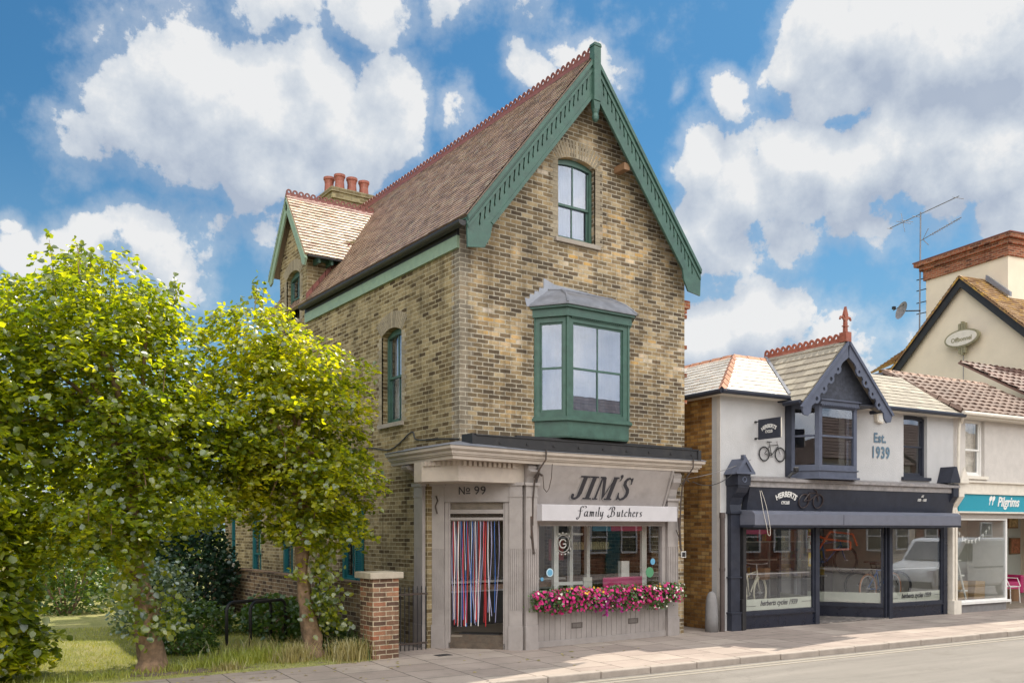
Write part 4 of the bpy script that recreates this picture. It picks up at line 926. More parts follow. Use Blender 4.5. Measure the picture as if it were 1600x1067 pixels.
# ---- gate, garden wall, pier
P_=thing('garden_wall','low brown brick garden wall with square pier and stone cap','wall',(-1.2,.24,0))
mb=MB(); mb.box(-1.30,-1.07,0,1.13,.70,9.3); mb.box(-1.32,-1.05,1.13,1.16,.70,9.3) ; mb.build('wall_run',M_gwall,P_)
mb=MB(); mb.box(-1.43,-.98,-.03,1.26,.24,.70); mb.build('pier',M_gardenbrick,P_)
mb=MB(); mb.box(-1.50,-.92,1.26,1.36,.18,.77); mb.build('pier_cap',M_cap,P_,bevel=.012)
G=thing('iron_gate','black iron railing gate between the brick pier and the shop','gate',(-.5,.9,0))
mb=MB(); mb.box(-.97,-.1,.10,.13,.87,.90); mb.box(-.97,-.1,.93,.96,.87,.90); mb.build('rail',M_iron,G)
for k in range(11):
    x=-.93+k*.08; mb=MB(); mb.tube([(x,.885,.0),(x,.885,1.02)],.009,6); mb.lathe([(.016,0),(.006,.06)],(x,.885,1.02),6); mb.build('bar',M_black,G)
# dark yard behind gate
# ================================================================== FLOWER TROUGH
t=thing('flower_trough','long black plastic trough hung below the butcher window, full of petunias','planter',(3,-.2,.70))
mb=MB(); mb.box(1.46,4.62,.70,.86,-.28,-.09); mb.build('trough',M_black,t)
mb=MB(); mb.lathe([(.10,-.13),(.125,.05),(.13,.06)],(1.58,-.25,.83),14); mb.build('end_pot',M_black,t)
M_fol=leafmat('petunia_foliage',[(0,(.03,.07,.012)),(.5,(.06,.12,.02)),(1,(.12,.19,.04))],.3,.05)
PC=[paint('magenta_petals',(.46,.008,.14),.6,.15,30,rnd=.3),paint('pink_petals',(.60,.06,.25),.6,.15,30,rnd=.25),paint('white_petals',(.75,.72,.62),.6,.05,30),paint('yellow_petals',(.68,.34,.03),.6,.1,30,rnd=.2),paint('purple_petals',(.28,.01,.16),.6,.15,30,rnd=.3)]
def leaves_np(C,Nn,size,shape='leaf',rand=.6,fold=.25,squash=1.):
    """many small leaf faces: C centres (n,3), Nn preferred normals (n,3); returns verts, faces"""
    n=len(C); r=rng
    nrm=Nn+r.normal(0,rand,(n,3)); nrm/=np.linalg.norm(nrm,axis=1)[:,None]+1e-9
    a=r.normal(0,1,(n,3)); a-= (a*nrm).sum(1)[:,None]*nrm; a/=np.linalg.norm(a,axis=1)[:,None]+1e-9
    b=np.cross(nrm,a); s=(size*r.uniform(.65,1.25,n))[:,None]
    if shape=='leaf':   # heart-ish folded leaf: 6 verts
        prof=[(-.5,0,0),(-.28,.42,1),(.12,.40,1),(.62,0,0),(.12,-.40,1),(-.28,-.42,1)]
        fc=[(0,3,2,1),(0,5,4,3)]
    elif shape=='blade':
        prof=[(-.5,.03,0),(.5,0,0),(-.5,-.03,0)]; fc=[(0,1,2)]
    else:
        prof=[(math.cos(t),math.sin(t),0) for t in [2*math.pi*k/5 for k in range(5)]]; prof=[(x*.5,y*.5,0) for x,y,_ in prof]; fc=[(0,1,2,3,4)]
    V=np.stack([C+s*(a*x+b*y*squash+nrm*(fold*z*abs(y))) for x,y,z in prof],1).reshape(-1,3)
    m=len(prof); F=[]
    base=np.arange(n)*m
    for f in fc: F.append((base[:,None]+np.array(f)[None,:]))
    return V,F
def np_mesh(name,V,Fs,mat,parent=None,**kw):
    me=bpy.data.meshes.new(name)
    b=np.array(parent['_b'][:]) if parent is not None else np.zeros(3)
    V=V-b
    loops=np.concatenate([f.reshape(-1) for f in Fs]); lens=np.concatenate([np.full(len(f),f.shape[1]) for f in Fs]); starts=np.concatenate([[0],np.cumsum(lens)[:-1]])
    me.vertices.add(len(V)); me.vertices.foreach_set('co',V.astype(np.float32).ravel())
    me.loops.add(len(loops)); me.loops.foreach_set('vertex_index',loops.astype(np.int32))
    me.polygons.add(len(lens)); me.polygons.foreach_set('loop_start',starts.astype(np.int32)); me.polygons.foreach_set('loop_total',lens.astype(np.int32))
    me.update(calc_edges=True); me.validate(); me.materials.append(mat)
    o=bpy.data.objects.new(name,me); COL.objects.link(o)
    if parent is not None: o.parent=parent
    tag(o,kw.get('label'),kw.get('cat'),kw.get('group'),kw.get('kind')); return o
def petal_np(C,Nn,size):
    """5-lobed flowers, slightly cupped"""
    n=len(C); nrm=Nn+rng.normal(0,.45,(n,3)); nrm/=np.linalg.norm(nrm,axis=1)[:,None]
    a=rng.normal(0,1,(n,3)); a-=(a*nrm).sum(1)[:,None]*nrm; a/=np.linalg.norm(a,axis=1)[:,None]; b=np.cross(nrm,a); s=(size*rng.uniform(.75,1.2,n))[:,None]
    vs=[C-nrm*s*.18]
    for k in range(10):
        t=2*math.pi*k/10; rr=.5 if k%2==0 else .42; vs.append(C+s*rr*(a*math.cos(t)+b*math.sin(t)))
    V=np.stack(vs,1).reshape(-1,3); base=np.arange(n)*11; F=[base[:,None]+np.array([0,1+k,1+(k+1)%10])[None,:] for k in range(10)]
    return V,F
def petunia(cx,w,n_pink,cols,label,hang=.25,top=.14,grp='petunia plants in the window trough'):
    t=thing('petunia_plant',label,'flowering plant',(cx,-.2,.84),grp)
    n=int(520*w/.35)
    def cloud(n,spread=1.):
        x=cx+rng.normal(0,w*.42,n); ang=rng.uniform(-.35*math.pi,.62*math.pi,n)   # from up over the front and down
        rr=.16+.05*rng.normal(0,1,n); y=-.17-np.abs(np.cos(ang))*rr*1.1; z=.88+np.where(ang<0,0,0)+np.cos(ang+.5)*0
        v=rng.uniform(-1,1,n); z=.86+np.where(v>0,v*top,v*hang); y=-.16-(.20+.05*rng.normal(0,1,n))*np.sqrt(np.clip(1-(v*.75)**2,0.05,1))*rng.uniform(.55,1.05,n)
        N=np.stack([rng.normal(0,.3,n),-1+0*v,.35+v*.8],1); return np.stack([x,y,z],1),N
    C,N=cloud(n); V,F=leaves_np(C+np.array([0,.03,0]),N,.04,rand=.8); np_mesh('foliage',V,F,M_fol,t)
    for ci,cnt in cols:
        C,N=cloud(cnt); 
        if ci==3: C[:,2]=.93+rng.uniform(-.03,.1,cnt)
        if ci==4: C[:,2]-=.1
        V,F=petal_np(C-np.array([0,.03,0]),N,.062 if ci<2 or ci==4 else .045); np_mesh('blossom',V,F,PC[ci],t)
kinds=[('deep magenta petunia',[(0,30),(1,14),(2,3)]),('white and magenta petunia',[(0,22),(1,12),(2,12)]),('magenta petunia with yellow marigolds behind',[(0,30),(1,12),(3,14)]),('magenta and orange petunia',[(0,32),(1,16),(3,12),(2,4)]),('purple trailing petunia',[(4,34),(0,26),(2,10)]),('magenta petunia under pale feathery blooms',[(0,26),(1,14),(2,8),(4,8)]),('pink petunia beside gold marigolds',[(1,26),(0,18),(3,10),(2,6)]),('dense magenta petunia',[(0,38),(1,14),(3,6)]),('cream and magenta petunia',[(2,24),(0,18),(3,6)]),('white trailing petunia at the pilaster end',[(2,22),(1,14),(0,12)])]
for i,(lb,cols) in enumerate(kinds):
    petunia(1.50+i*.335,.30,0,[(c,int(n*(1.9 if c in(0,4) else .9 if c==1 else .8))) for c,n in cols],lb+(' spilling over the left end pot of the trough' if i==0 else ' in the window trough'),hang=.2+.12*math.sin(i*1.7+.4)**2,top=.12+.05*math.sin(i*2.3)**2)
# ================================================================== BICYCLES
def bicycle(label,M,frame_mat,tyre_mat,rim_mat,s=1.,group=None,basket=None,base=(0,0,0)):
    """M maps (along, up, across) metres; wheel radius .34, wheelbase 1.03"""
    t=thing('bicycle',label,'bicycle',base,group)
    ax=Vector(M(1,0,0))-Vector(M(0,0,0)); az=Vector(M(0,1,0))-Vector(M(0,0,0)); r=.33*s
    for cx in (-.52,.52):
        c=M(cx*s,.34*s,0)
        mb=MB(); mb.ring(c,r*ax.length,.022*s,ax,az,32,6); w_=mb.build('wheel',tyre_mat,t,smooth=True)
        mb=MB(); mb.ring(c,(r-.035*s)*ax.length,.011*s,ax,az,32,5)
        mb.build('rim',rim_mat,w_)
        mb=MB()
        for k in range(14):
            a=2*math.pi*k/14; mb.tube([M(cx*s,.34*s,0),M(cx*s+(r-.04*s)*math.cos(a),.34*s+(r-.04*s)*math.sin(a),0)],.0022,3,False)
        mb.tube([M(cx*s,.34*s,-.05*s),M(cx*s,.34*s,.05*s)],.018*s,8); mb.build('spokes',M_awn,w_)
    q=lambda a,b,d=0.:M(a*s,b*s,d*s)
    mb=MB(); T=[((-.05,.30),(-.17,.78)),((-.05,.30),(.38,.72)),((-.165,.74),(.36,.80)),((-.05,.30),(-.52,.34)),((-.16,.72),(-.52,.34)),((.36,.82),(.39,.68))]
    for (a,b),(c,d) in T: mb.tube([q(a,b),q(c,d)],.016*s,7)
    mb.tube([q(.385,.70),q(.44,.5),q(.52,.34)],.014*s,7); mb.build('frame',frame_mat,t,smooth=True)
    mb=MB(); mb.tube([q(.36,.8),q(.345,.94)],.012*s,6); mb.tube([q(.25,.98,-.28),q(.36,.95,-.12),q(.37,.95,0),q(.36,.95,.12),q(.25,.98,.28)],.012*s,6); mb.build('handlebar',M_awn,t,smooth=True)
    mb=MB(); mb.tube([q(-.17,.78),q(-.19,.90)],.012*s,6); mb.slab([(-.33*s,-.075*s),(-.15*s,-.03*s),(-.04*s,-.012*s),(-.04*s,.012*s),(-.15*s,.03*s),(-.33*s,.075*s)],(),.895*s,.93*s,lambda a,b,d:M(a,d,b)); mb.build('saddle',M_black,t)
    mb=MB(); mb.ring(q(-.05,.30,.03),.09*s*ax.length,.007*s,ax,az,20,4); mb.tube([q(-.05,.30,-.07),q(-.05,.30,.07)],.015*s,6); mb.tube([q(-.05,.3,.06),q(.07,.18,.07)],.009*s,5); mb.tube([q(-.05,.3,-.06),q(-.17,.42,-.07)],.009*s,5); mb.tube([q(-.05,.39,.03),q(-.52,.37,.03)],.004*s,4); mb.tube([q(-.05,.21,.03),q(-.52,.31,.03)],.004*s,4); mb.build('crank',M_black,t)
    if basket:
        mb=MB(); mb.slab([(.46*s,.62*s),(.70*s,.62*s),(.76*s,.86*s),(.42*s,.86*s)],(),-.14*s,.14*s,M); mb.build('basket',basket,t)
    return t
# ================================================================== CYCLE SHOP BUILDING
FR=FR_ST
B=thing('cycle_shop_building','low white rendered cycle shop with slate gabled bay, hip roof and dark blue shopfront','building',(0,0,0))
OFF=-.02
mb=MB(); mb.slab([(0,2.98),(7.5,2.98),(7.5,4.78),(0,4.78)],[opening(1.95,3.75,3.25,4.7)[::-1],opening(5.64,6.50,3.23,4.68)[::-1]],0,.25,MF(0)); mb.slab([(0,0),(.6,0),(.6,2.977),(0,2.977)],(),0,.25,MF(0)); mb.build('front_wall',M_render,B)
mb=MB(); mb.box(.003,.25,0,4.75,.10,9.); mb.build('side_wall',M_herbbrick,B)
mb=MB(); mb.box(-.012,.0,0,4.75,.0,.10); mb.build('corner_strip',M_render3,B)
mb=MB(); mb.box(.25,7.5,0,4.75,8.8,9.); mb.box(7.3,7.49,0,4.75,.25,8.8); mb.build('back_wall',M_int,B)
mb=MB(); mb.box(.26,7.3,3.0,3.05,.26,8.8); mb.build('upper_floor',M_int,B)
mb=MB(); mb.box(.26,7.29,4.72,4.76,.26,8.8); mb.build('loft_floor',M_intd,B)
# roofs
ez=4.77; RZ=5.87; rv=1.4
mb=MB(); tiles(mb,[(-.2,-.25,ez),(1.66,-.25,ez),(2.74,rv,RZ),(1.7,rv,RZ)],tw=.26,th=.2,lift=.012); mb.build('front_roof_slope',M_slatew,B)
mb=MB(); tiles(mb,[(3.94,-.25,ez),(7.42,-.25,ez),(7.42,rv,RZ),(2.9,rv,RZ)],tw=.26,th=.2,lift=.012); mb.build('front_roof_slope',M_slate,B)
mb=MB(); tiles(mb,[(-.2,9.1,ez),(-.2,-.25,ez),(1.7,rv,RZ),(1.7,7.6,RZ)],tw=.26,th=.2,lift=.012); mb.build('hip_roof_slope',M_slatew,B)
mb=MB(); tiles(mb,[(7.4,-.25+1.65,RZ-.02),(7.4,9,RZ-.02),(1.7,9,RZ),(1.7,rv,RZ)],tw=.4,th=.4,lift=.0); mb.build('flat_roof',M_lead,B)
mb=MB()
def hipcap(a,b,w=.09):
    a=Vector(a);b=Vector(b); d=(b-a).normalized(); s_=d.cross(Vector((0,0,1))).normalized(); n=max(1,int((b-a).length/.33)); 
    for k in range(n):
        p=a.lerp(b,k/n); q=a.lerp(b,(k+1)/n-.006); up=Vector((0,0,1)).cross(s_); 
        for sg_ in (1,-1): mb.add([p+Vector((0,0,.055)),q+Vector((0,0,.045)),q+s_*sg_*w-Vector((0,0,w*.55)),p+s_*sg_*w-Vector((0,0,w*.55-.01))],[(0,1,2,3)])
hipcap((-.24,-.29,ez),(1.7,rv,RZ)); hipcap((1.7,rv,RZ),(2.9,rv,RZ),.07); hipcap((1.7,7.6,RZ),(1.7,rv,RZ),.1); mb.build('hip_tiles',paint('orange_hip_tiles',(.42,.19,.10),.5,.3,8,.2,50,stain=.5,stcol=(.5,.42,.34)),B)
for s_,P4 in ((0,[(1.50,-.50,4.60),(1.50,-.76,4.60),(2.8,-.76,5.95),(2.8,1.53,5.95)]),(1,[(4.10,-.76,4.60),(4.10,-.50,4.60),(2.8,1.53,5.95),(2.8,-.76,5.95)])):
    mb=MB(); tiles(mb,P4,tw=.27,th=.215,lift=.016,thick=.04); mb.build('gable_roof_slope',M_slate,B)
mb=MB(); crest(mb,(2.8,-.72,5.95),(2.8,1.55,5.95),step=.16,h=.19,t=.03,base_r=.06); mb.build('ridge_crest',M_terra,B)
mb=MB(); mb.tube([(1.69,-.24,4.80),(2.8,1.5,5.96)],.045,5); mb.build('lead_valley',M_lead,B)
def MB2(a,b,d): return (a,-.80+d,b)
mb=MB(); mb.box(2.72,2.88,5.92,6.12,-.80,-.62); mb.slab([(2.755,6.1),(2.845,6.1),(2.83,6.42),(2.86,6.48),(2.80,6.66),(2.74,6.48),(2.77,6.42)],(),-.03,.03,lambda a,b,d:(a,-.71+d,b)); mb.box(2.735,2.865,6.24,6.26,-.75,-.67)
for s_ in (-1,1): mb.tube([(2.8+s_*.02,-.71,6.38),(2.8+s_*.09,-.71,6.44),(2.8+s_*.14,-.71,6.43),(2.8+s_*.17,-.71,6.38)],[.03,.03,.028,.02],6)
mb.build('finial',M_terra,B)
# scalloped bargeboards
for s_ in (-1,1):
    t_=math.atan2(5.95-4.60,1.30); ld=math.hypot(1.3,1.35)
    def M(a,b,d,s_=s_,t_=t_): return (2.8+s_*(1.33-a*math.cos(t_))+s_*math.sin(t_)*b,-.80+d,4.56+a*math.sin(t_)+math.cos(t_)*b)
    low=[(-.10,-.02),(-.17,-.16),(-.10,-.27),(.02,-.27),(.12,-.20),(.22,-.22)]
    x=.22
    for k in range(4):
        x+=.02; low+=[(x,-.22)]+[(x+.10-.10*math.cos(q),-.22-.07*math.sin(q)) for q in [math.pi*j/6 for j in range(1,6)]]+[(x+.2,-.22),(x+.26,-.20)]; x+=.28
    low+=[(min(x+.05,ld-.25),-.2),(ld-.22,-.24),(ld-.01,-.01)]
    low=[p for p in low if p[0]<=ld]
    hs=[circ(.34+k*.30,-.20,.035 if k%2 else .045,10) for k in range(4)]
    mb=MB(); mb.slab([(-.10,.0)]+low+[(ld,.0)],hs,0,.035,M); o=mb.build('bargeboard',M_mid,B)
    mb=MB(); mb.slab([(-.12,.01),(-.10,-.05),(ld-.04,-.05),(ld,.0),(ld,.01)],(),-.03,-.001,M); mb.build('moulding',M_mid,o)
# tympanum & soffit
mb=MB(); mb.slab([(1.66,4.72),(3.94,4.72),(2.8,5.88)],(),-.52,-.47,lambda a,b,d:(a,d,b)); mb.build('gable_panel',paint('dark_scalloped_panel',(.045,.05,.07),.8,.4,14,.8,14),B)
mb=MB(); mb.slab([(1.95,.02),(2.24,-.56),(3.42,-.56),(3.75,.02)],(),4.62,4.74,Z); mb.slab([(1.95,.02),(2.22,-.60),(3.44,-.60),(3.75,.02)],(),4.70,4.725,Z)
for k in range(22): mb.box(2.26+k*.053,2.285+k*.053,4.59,4.62,-.58,-.54)
mb.build('bay_head',M_mid,B)
mb=MB(); mb.slab([(1.60,4.60),(1.66,4.72),(3.94,4.72),(4.0,4.60)],(),-.75,-.56,lambda a,b,d:(a,d,b)) if False else mb.slab([(1.58,-.74),(2.24,-.58),(1.95,0),(1.58,0)],(),4.66,4.69,Z); mb.build('bay_soffit',M_dark,B); mb=MB(); mb.slab([(4.0,-.74),(3.42,-.58),(3.75,0),(4.0,0)],(),4.66,4.69,Z); mb.build('bay_soffit',M_dark,B)
# bay
pb=[(1.95,0),(2.26,-.5),(3.42,-.5),(3.73,0)]
def g8(t): return [(1.95-t,0.001),(2.26-t*.7,-.5-t),(3.42+t*.7,-.5-t),(3.73+t,0.001)]
mb=MB(); mb.slab(g8(0),(),3.12,3.25,Z); mb.slab(g8(.05),(),3.08,3.12,Z); mb.slab(g8(.03),(),3.25,3.275,Z); bay2=mb.build('bay_window',M_mid,B)
def bayface2(p,q,bar):
    M=ML(p,q); L=math.hypot(q[0]-p[0],q[1]-p[1]); z0,z1=3.275,4.62; fw=.09
    mb=MB(); mb.slab([(0,z0),(L,z0),(L,z1),(0,z1)],[[(fw,z0+.1),(fw,z1-.06),(L-fw,z1-.06),(L-fw,z0+.1)]],0,.06,M)
    zm=3.98; mb.box(fw,L-fw,zm-.02,zm+.02,.02,.05,M); o=mb.build('bay_frame',M_mid,bay2)
    for (a,b,d) in ((z0+.11,zm-.02,.035),(zm+.02,z1-.07,.025)):
        mb=MB(); mb.box(fw+.005,L-fw-.005,a,b,d,d+.003,M); mb.build('pane',G_shop,bay2)
bayface2(pb[0],pb[1],0); bayface2(pb[1],pb[2],0); bayface2(pb[2],pb[3],0)
mb=MB(); mb.box(1.8,1.95,3.0,4.74,-.035,.02); mb.box(3.73,3.85,3.0,4.74,-.035,.02); mb.build('bay_pilaster',M_dark,B)
# boarded opening at first floor right
sash(B,MF(0),5.64,6.50,3.23,4.68,.06,M_dark,d=.08,glass=G_shop,bar=False,sill=M_dark,split=.5,fw=.06)
# gutters
mb=MB(); 
for seg in (((-.24,9.1),(-.24,-.30)),((-.24,-.30),(1.60,-.30)),((4.02,-.30),(7.5,-.30))): mb.tube([(seg[0][0],seg[0][1],4.735),(seg[1][0],seg[1][1],4.735)],.05,8)
for seg in (((1.46,-.72),(1.46,-.28)),((4.14,-.72),(4.14,-.28))): mb.tube([(seg[0][0],seg[0][1],4.59),(seg[1][0],seg[1][1],4.59)],.045,8)
mb.build('gutter',M_dark,B)
mb=MB(); mb.box(-.18,1.7,4.69,4.75,-.22,.0); mb.box(3.9,7.4,4.69,4.75,-.22,.0); mb.box(-.18,.0,4.69,4.75,.0,9.); mb.build('soffit_board',M_offwhite,B)
# Painted words
text('Est.',.30,lambda x,y,z:(4.80+x,-.012+z,3.99+y),'wall_lettering',paint('faded_blue_letter',(.10,.16,.22),.8,.2,30),B,depth=.004,bold=.008,sx=.9,space=1.1)
text('1939',.36,lambda x,y,z:(4.82+x,-.012+z,3.64+y),'wall_lettering',MATS['faded_blue_letter'],B,depth=.004,bold=.010,sx=.82,space=1.12)
# wall bicycle sign
bicycle('flat black bicycle silhouette fixed to the white wall under the hanging sign',lambda a,b,d:(1.40+a*1.,-.03+d*.3,3.43+b*1.),M_black,M_black,M_black,s=.44,base=(1.4,0,3.43))
# hanging sign
hs=thing('hanging_sign','dark blue projecting cycle shop sign hung on the white render','sign',(.94,-.1,3.85))
mb=MB(); mb.box(.925,.955,3.85,4.255,-.69,-.10); bd=mb.build('board',M_dark,hs)
mb=MB(); mb.box(.945,.965,3.86,4.245,-.70,-.69); mb.build('board_edge',M_offwhite,hs)
for z in (4.22,3.88):
    mb=MB(); mb.tube([(.94,0,z),(.94,-.13,z)],.012,6); mb.lathe([(.02,-.02),(.03,0),(.02,.02)],(.94,-.02,z),8); mb.build('bracket',M_black,hs)
text('HERBERTS',.105,lambda x,y,z:(.922+z,-.395-x,4.07+y),'lettering',M_white,bd,depth=.002,bold=.003,arc=.30,sx=.78)
text('CYCLES',.075,lambda x,y,z:(.922+z,-.395-x,3.97+y),'lettering',M_white,bd,depth=.002,bold=.002,sx=.75)
# alarm box, floodlight, drainpipe
al=thing('alarm_box','off-white alarm box high on the white wall above the painted date','alarm box',(4.72,-.02,4.42)); mb=MB(); mb.slab([(4.62,4.44),(4.82,4.40),(4.84,4.6),(4.72,4.68),(4.60,4.6)],(),-.09,-.0,MF(0)); mb.build('case',M_offwhite,al,bevel=.01); mb=MB(); mb.slab([(4.66,4.47),(4.79,4.44),(4.8,4.57),(4.72,4.62),(4.64,4.57)],(),-.1,-.091,MF(0)); mb.build('cover',M_white,al)
fl=thing('floodlight','small black floodlight clamped on the shopfront ledge beside the bay','floodlight',(1.72,-.2,3.08)); mb=MB(); mb.tube([(1.64,-.25,3.1),(1.70,-.28,3.18),(1.80,-.28,3.2)],.03,6); mb.build('arm',M_black,fl); mb=MB(); mb.lathe([(.03,0),(.055,.04),(.06,.09),(.05,.1)],(1.82,-.28,3.2),10); mb.build('lamp_head',M_black,fl); mb=MB(); mb.lathe([(.045,0),(.045,.004)],(1.82,-.28,3.302),10); mb.build('lens',M_offwhite,fl)
mb=MB(); mb.tube([(-.01,-.06,0),(-.01,-.06,2.35)],.05,10); mb.tube([(-.01,-.06,2.25),(-.01,-.06,2.36)],.06,10); mb.tube([(-.01,-.06,1.2),(-.01,-.06,1.26)],.06,10); mb.build('drainpipe',paint('brown_pipe',(.07,.05,.045),.5,.2),B,smooth=False)
# bollard stone
bs=MB(); bs.lathe([(.13,-.02),(.125,.3),(.115,.55),(.10,.68),(.07,.76),(.03,.795),(.005,.80)],(-.22,.02,0),18); bs.build('corner_stone',M_concrete,label='grey round-topped stone post standing at the mouth of the brick alley',cat='stone post',smooth=True)
# ---- shopfront
mb=MB(); mb.slab([(.55,2.40),(7.22,2.40),(7.22,2.88),(.55,2.88)],(),-.10,.05,lambda a,b,d:(a,-.05-.10*(b-2.4)/.48+d,b)); fa=mb.build('fascia',M_dark,B)
text('HERBERTS',.155,lambda x,y,z:(1.60+x,-.224-.208*y+z,2.70+y),'lettering',M_white,fa,depth=.004,bold=.005,arc=.50,sx=.80)
text('CYCLES',.085,lambda x,y,z:(1.60+x,-.190-.208*y+z,2.55+y),'lettering',M_white,fa,depth=.004,bold=.003,sx=.8)
mb=MB()
for cx in (2.12,2.55): mb.ring((cx,-.215,2.62),.145,.014,(1,0,.0),(0,-.2,1),24,5)
for p,q in (((2.12,2.62),(2.26,2.79)),((2.26,2.79),(2.46,2.79)),((2.30,2.64),(2.24,2.8)),((2.30,2.64),(2.48,2.76)),((2.12,2.62),(2.30,2.64)),((2.55,2.62),(2.46,2.84)),((2.46,2.84),(2.38,2.86))): mb.tube([(p[0],-.22-.03*(p[1]-2.6)/.2,p[1]),(q[0],-.22-.03*(q[1]-2.6)/.2,q[1])],.012,5)
mb.build('bicycle_emblem',paint('emblem_brown',(.035,.022,.022),.4,.1),fa)
text('AT',.07,lambda x,y,z:(6.0+x,-.234-.208*y+z,2.76+y),'lettering',M_white,fa,depth=.003,bold=.002)
text('103 - 105',.085,lambda x,y,z:(6.0+x,-.215-.208*y+z,2.67+y),'lettering',M_white,fa,depth=.003,bold=.002)
mb=MB(); mb.box(.52,7.25,2.88,3.0,-.27,.0); mb.box(.5,7.27,3.0,3.06,-.33,.0); mb.add([(.5,-.33,3.063),(7.27,-.33,3.063),(7.27,-.01,3.12),(.5,-.01,3.12)],[(0,1,2,3)]); mb.build('cornice',M_leadgrey,B)
mb=MB(); mb.box(.42,7.02,2.11,2.34,-.52,-.05); mb.slab([(-.52,2.34),(-.05,2.34),(-.05,2.42),(-.44,2.40)],(),.42,7.02,lambda a,b,d:(d,a,b)); aw=mb.build('awning_cassette',M_midl,B,bevel=.01)
mb=MB(); mb.box(.40,7.04,2.07,2.11,-.50,-.05); mb.build('valance_rail',M_dark,aw)
mb=MB(); mb.box(2.98,2.99,2.12,2.335,-.524,-.518); mb.build('joint',M_dark,aw)
# pilasters and pediment consoles
def hpil(u0,u1,mat,stone=None):
    mb=MB(); mb.box(u0,u1,.0,.34,-.14,.02); mb.box(u0+.01,u1-.01,.34,2.38,-.11,.02); mb.box(u0-.02,u1+.02,.34,.37,-.15,.02); mb.box(u0-.02,u1+.02,1.05,1.08,-.13,.02); mb.box(u0-.03,u1+.03,2.34,2.39,-.15,.02)
    pl=mb.build('shop_pilaster',mat,B,bevel=.004)
    c=(u0+u1)/2; w=(u1-u0)/2+.05
    mb=MB(); pr=[(0,2.39),(-.12,2.39),(-.10,2.52),(-.16,2.66),(-.27,2.76),(-.33,2.86),(-.33,3.10),(0,3.10)]
    mb.slab(pr,(),c-w+.03,c+w-.03,lambda a,b,d:(d,a,b)); mb.box(c-w+.01,c+w-.01,2.9,3.12,-.35,0)
    mb.build('console',mat,pl)
    mb=MB(); mb.slab([(c-w-.07,3.12),(c+w+.07,3.12),(c+w+.07,3.15),(c,3.46),(c-w-.07,3.15)],[[(c-w+.03,3.165),(c,3.36),(c+w-.03,3.165)]],-.40,-.37,lambda a,b,d:(a,d,b)); mb.slab([(c-w-.05,3.12),(c+w+.05,3.12),(c,3.43)],(),-.37,0,lambda a,b,d:(a,d,b)); mb.box(c-.03,c+.03,3.42,3.5,-.36,-.28); mb.ring((c,-.355,3.01),.05,.012,(1,0,0),(0,0,1),14,5); mb.build('pediment',M_mid if mat is M_dark else mat,pl)
hpil(.17,.43,M_dark); 
mb=MB(); mb.box(.50,.58,0,2.35,-.12,.02); mb.box(.44,.5,0,.62,-.16,-.02); mb.build('shop_post',M_black,B)
# window frames
GL=[]
def shopwin(M,a0,a1,z0,z1,base_mat,name='display_window',w=.05,base=True,words=None):
    mb=MB(); mb.slab([(a0,z0-.07),(a1,z0-.07),(a1,z1),(a0,z1)],[[(a0+w,z0),(a0+w,z1-w),(a1-w,z1-w),(a1-w,z0)]],-.03,.03,M); o=mb.build(name,M_dark,B)
    if base: mb=MB(); mb.box(a0,a1,0,z0-.075,-.02,.04,M); mb.box(a0,a1,z0-.1,z0-.07,-.05,.04,M); mb.build('stall_riser',base_mat,o)
    mb=MB(); mb.box(a0+w,a1-w,z0+.002,z1-w-.002,-.002,.004,M); mb.build('pane',G_shop,o)
    mb=MB(); mb.box(a0+w+.01,a1-w-.01,z0+.01,z0+.24,.012,.014,M); fr_=mb.build('frosted_band',paint('frosted_film',(.50,.50,.44),.5,.05),o)
    mb=MB(); mb.box(a0+w,a1-w,1.10,1.115,.1,.12,M); mb.build('glass_rail',M_awn,o)
    if words is not None:
        text('herberts cycles 1939',.15,lambda x,y,z:M((a0+a1)/2+words+x,z0+.10+y,.008+z),'lettering',M_let,fr_,depth=.002,shear=.35,bold=.004,sx=.85)
        mb=MB(); mb.box(a0+w+.02,(a0+a1)/2+words-.66,z0+.095,z0+.103,.005,.008,M); mb.box((a0+a1)/2+words+.68,a1-w-.02,z0+.14,z0+.148,.005,.008,M); mb.build('lettering',M_let,fr_)
    return o
shopwin(MF(0),.60,2.66,.36,2.08,M_navy,words=.0)
mb=MB(); mb.box(2.66,2.78,0,2.08,-.06,.05); mb.build('shop_post',M_dark,B)
mb=MB(); mb.box(4.98,5.02,0,2.08,-.03,.03); mb.box(5.06,5.17,0,2.08,-.07,.05); mb.build('shop_post',M_dark,B)
shopwin(MF(0),5.17,7.05,.34,2.08,M_navy,words=.0)
mb=MB(); mb.box(7.05,7.2,0,2.3,-.05,.1); mb.build('shop_post',M_navy,B)
# lobby: angled glass to the left of the right hand window, door at the back
shopwin(ML((3.9,1.35),(4.98,.03)),.0,1.70,.34,2.08,M_navy)
shopwin(ML((2.75,.05),(3.05,1.35)),.0,1.33,.34,2.08,M_navy)
mb=MB(); mb.slab([(3.05,0.02),(3.9,0.02),(3.9,2.08),(3.05,2.08)],[[(3.12,.3),(3.12,2.0),(3.83,2.0),(3.83,.3)]],1.34,1.40,lambda a,b,d:(a,d,b)); dd=mb.build('shop_door',M_dark,B)
mb=MB(); mb.box(3.12,3.83,.3,2.0,1.37,1.374); mb.build('pane',G_plain,dd)
mb=MB(); mb.slab([(2.78,-.05),(5.06,-.05),(3.9,1.35),(3.05,1.35)],(),.004,.02,Z); mb.build('lobby_floor',brick('lobby_tiles',[(0,(.12,.11,.11)),(.5,(.2,.18,.17)),(1,(.32,.28,.26))],(.1,.09,.08),bw=.1,bh=.1,vec='XY',bump=.1,ms=.006),B)
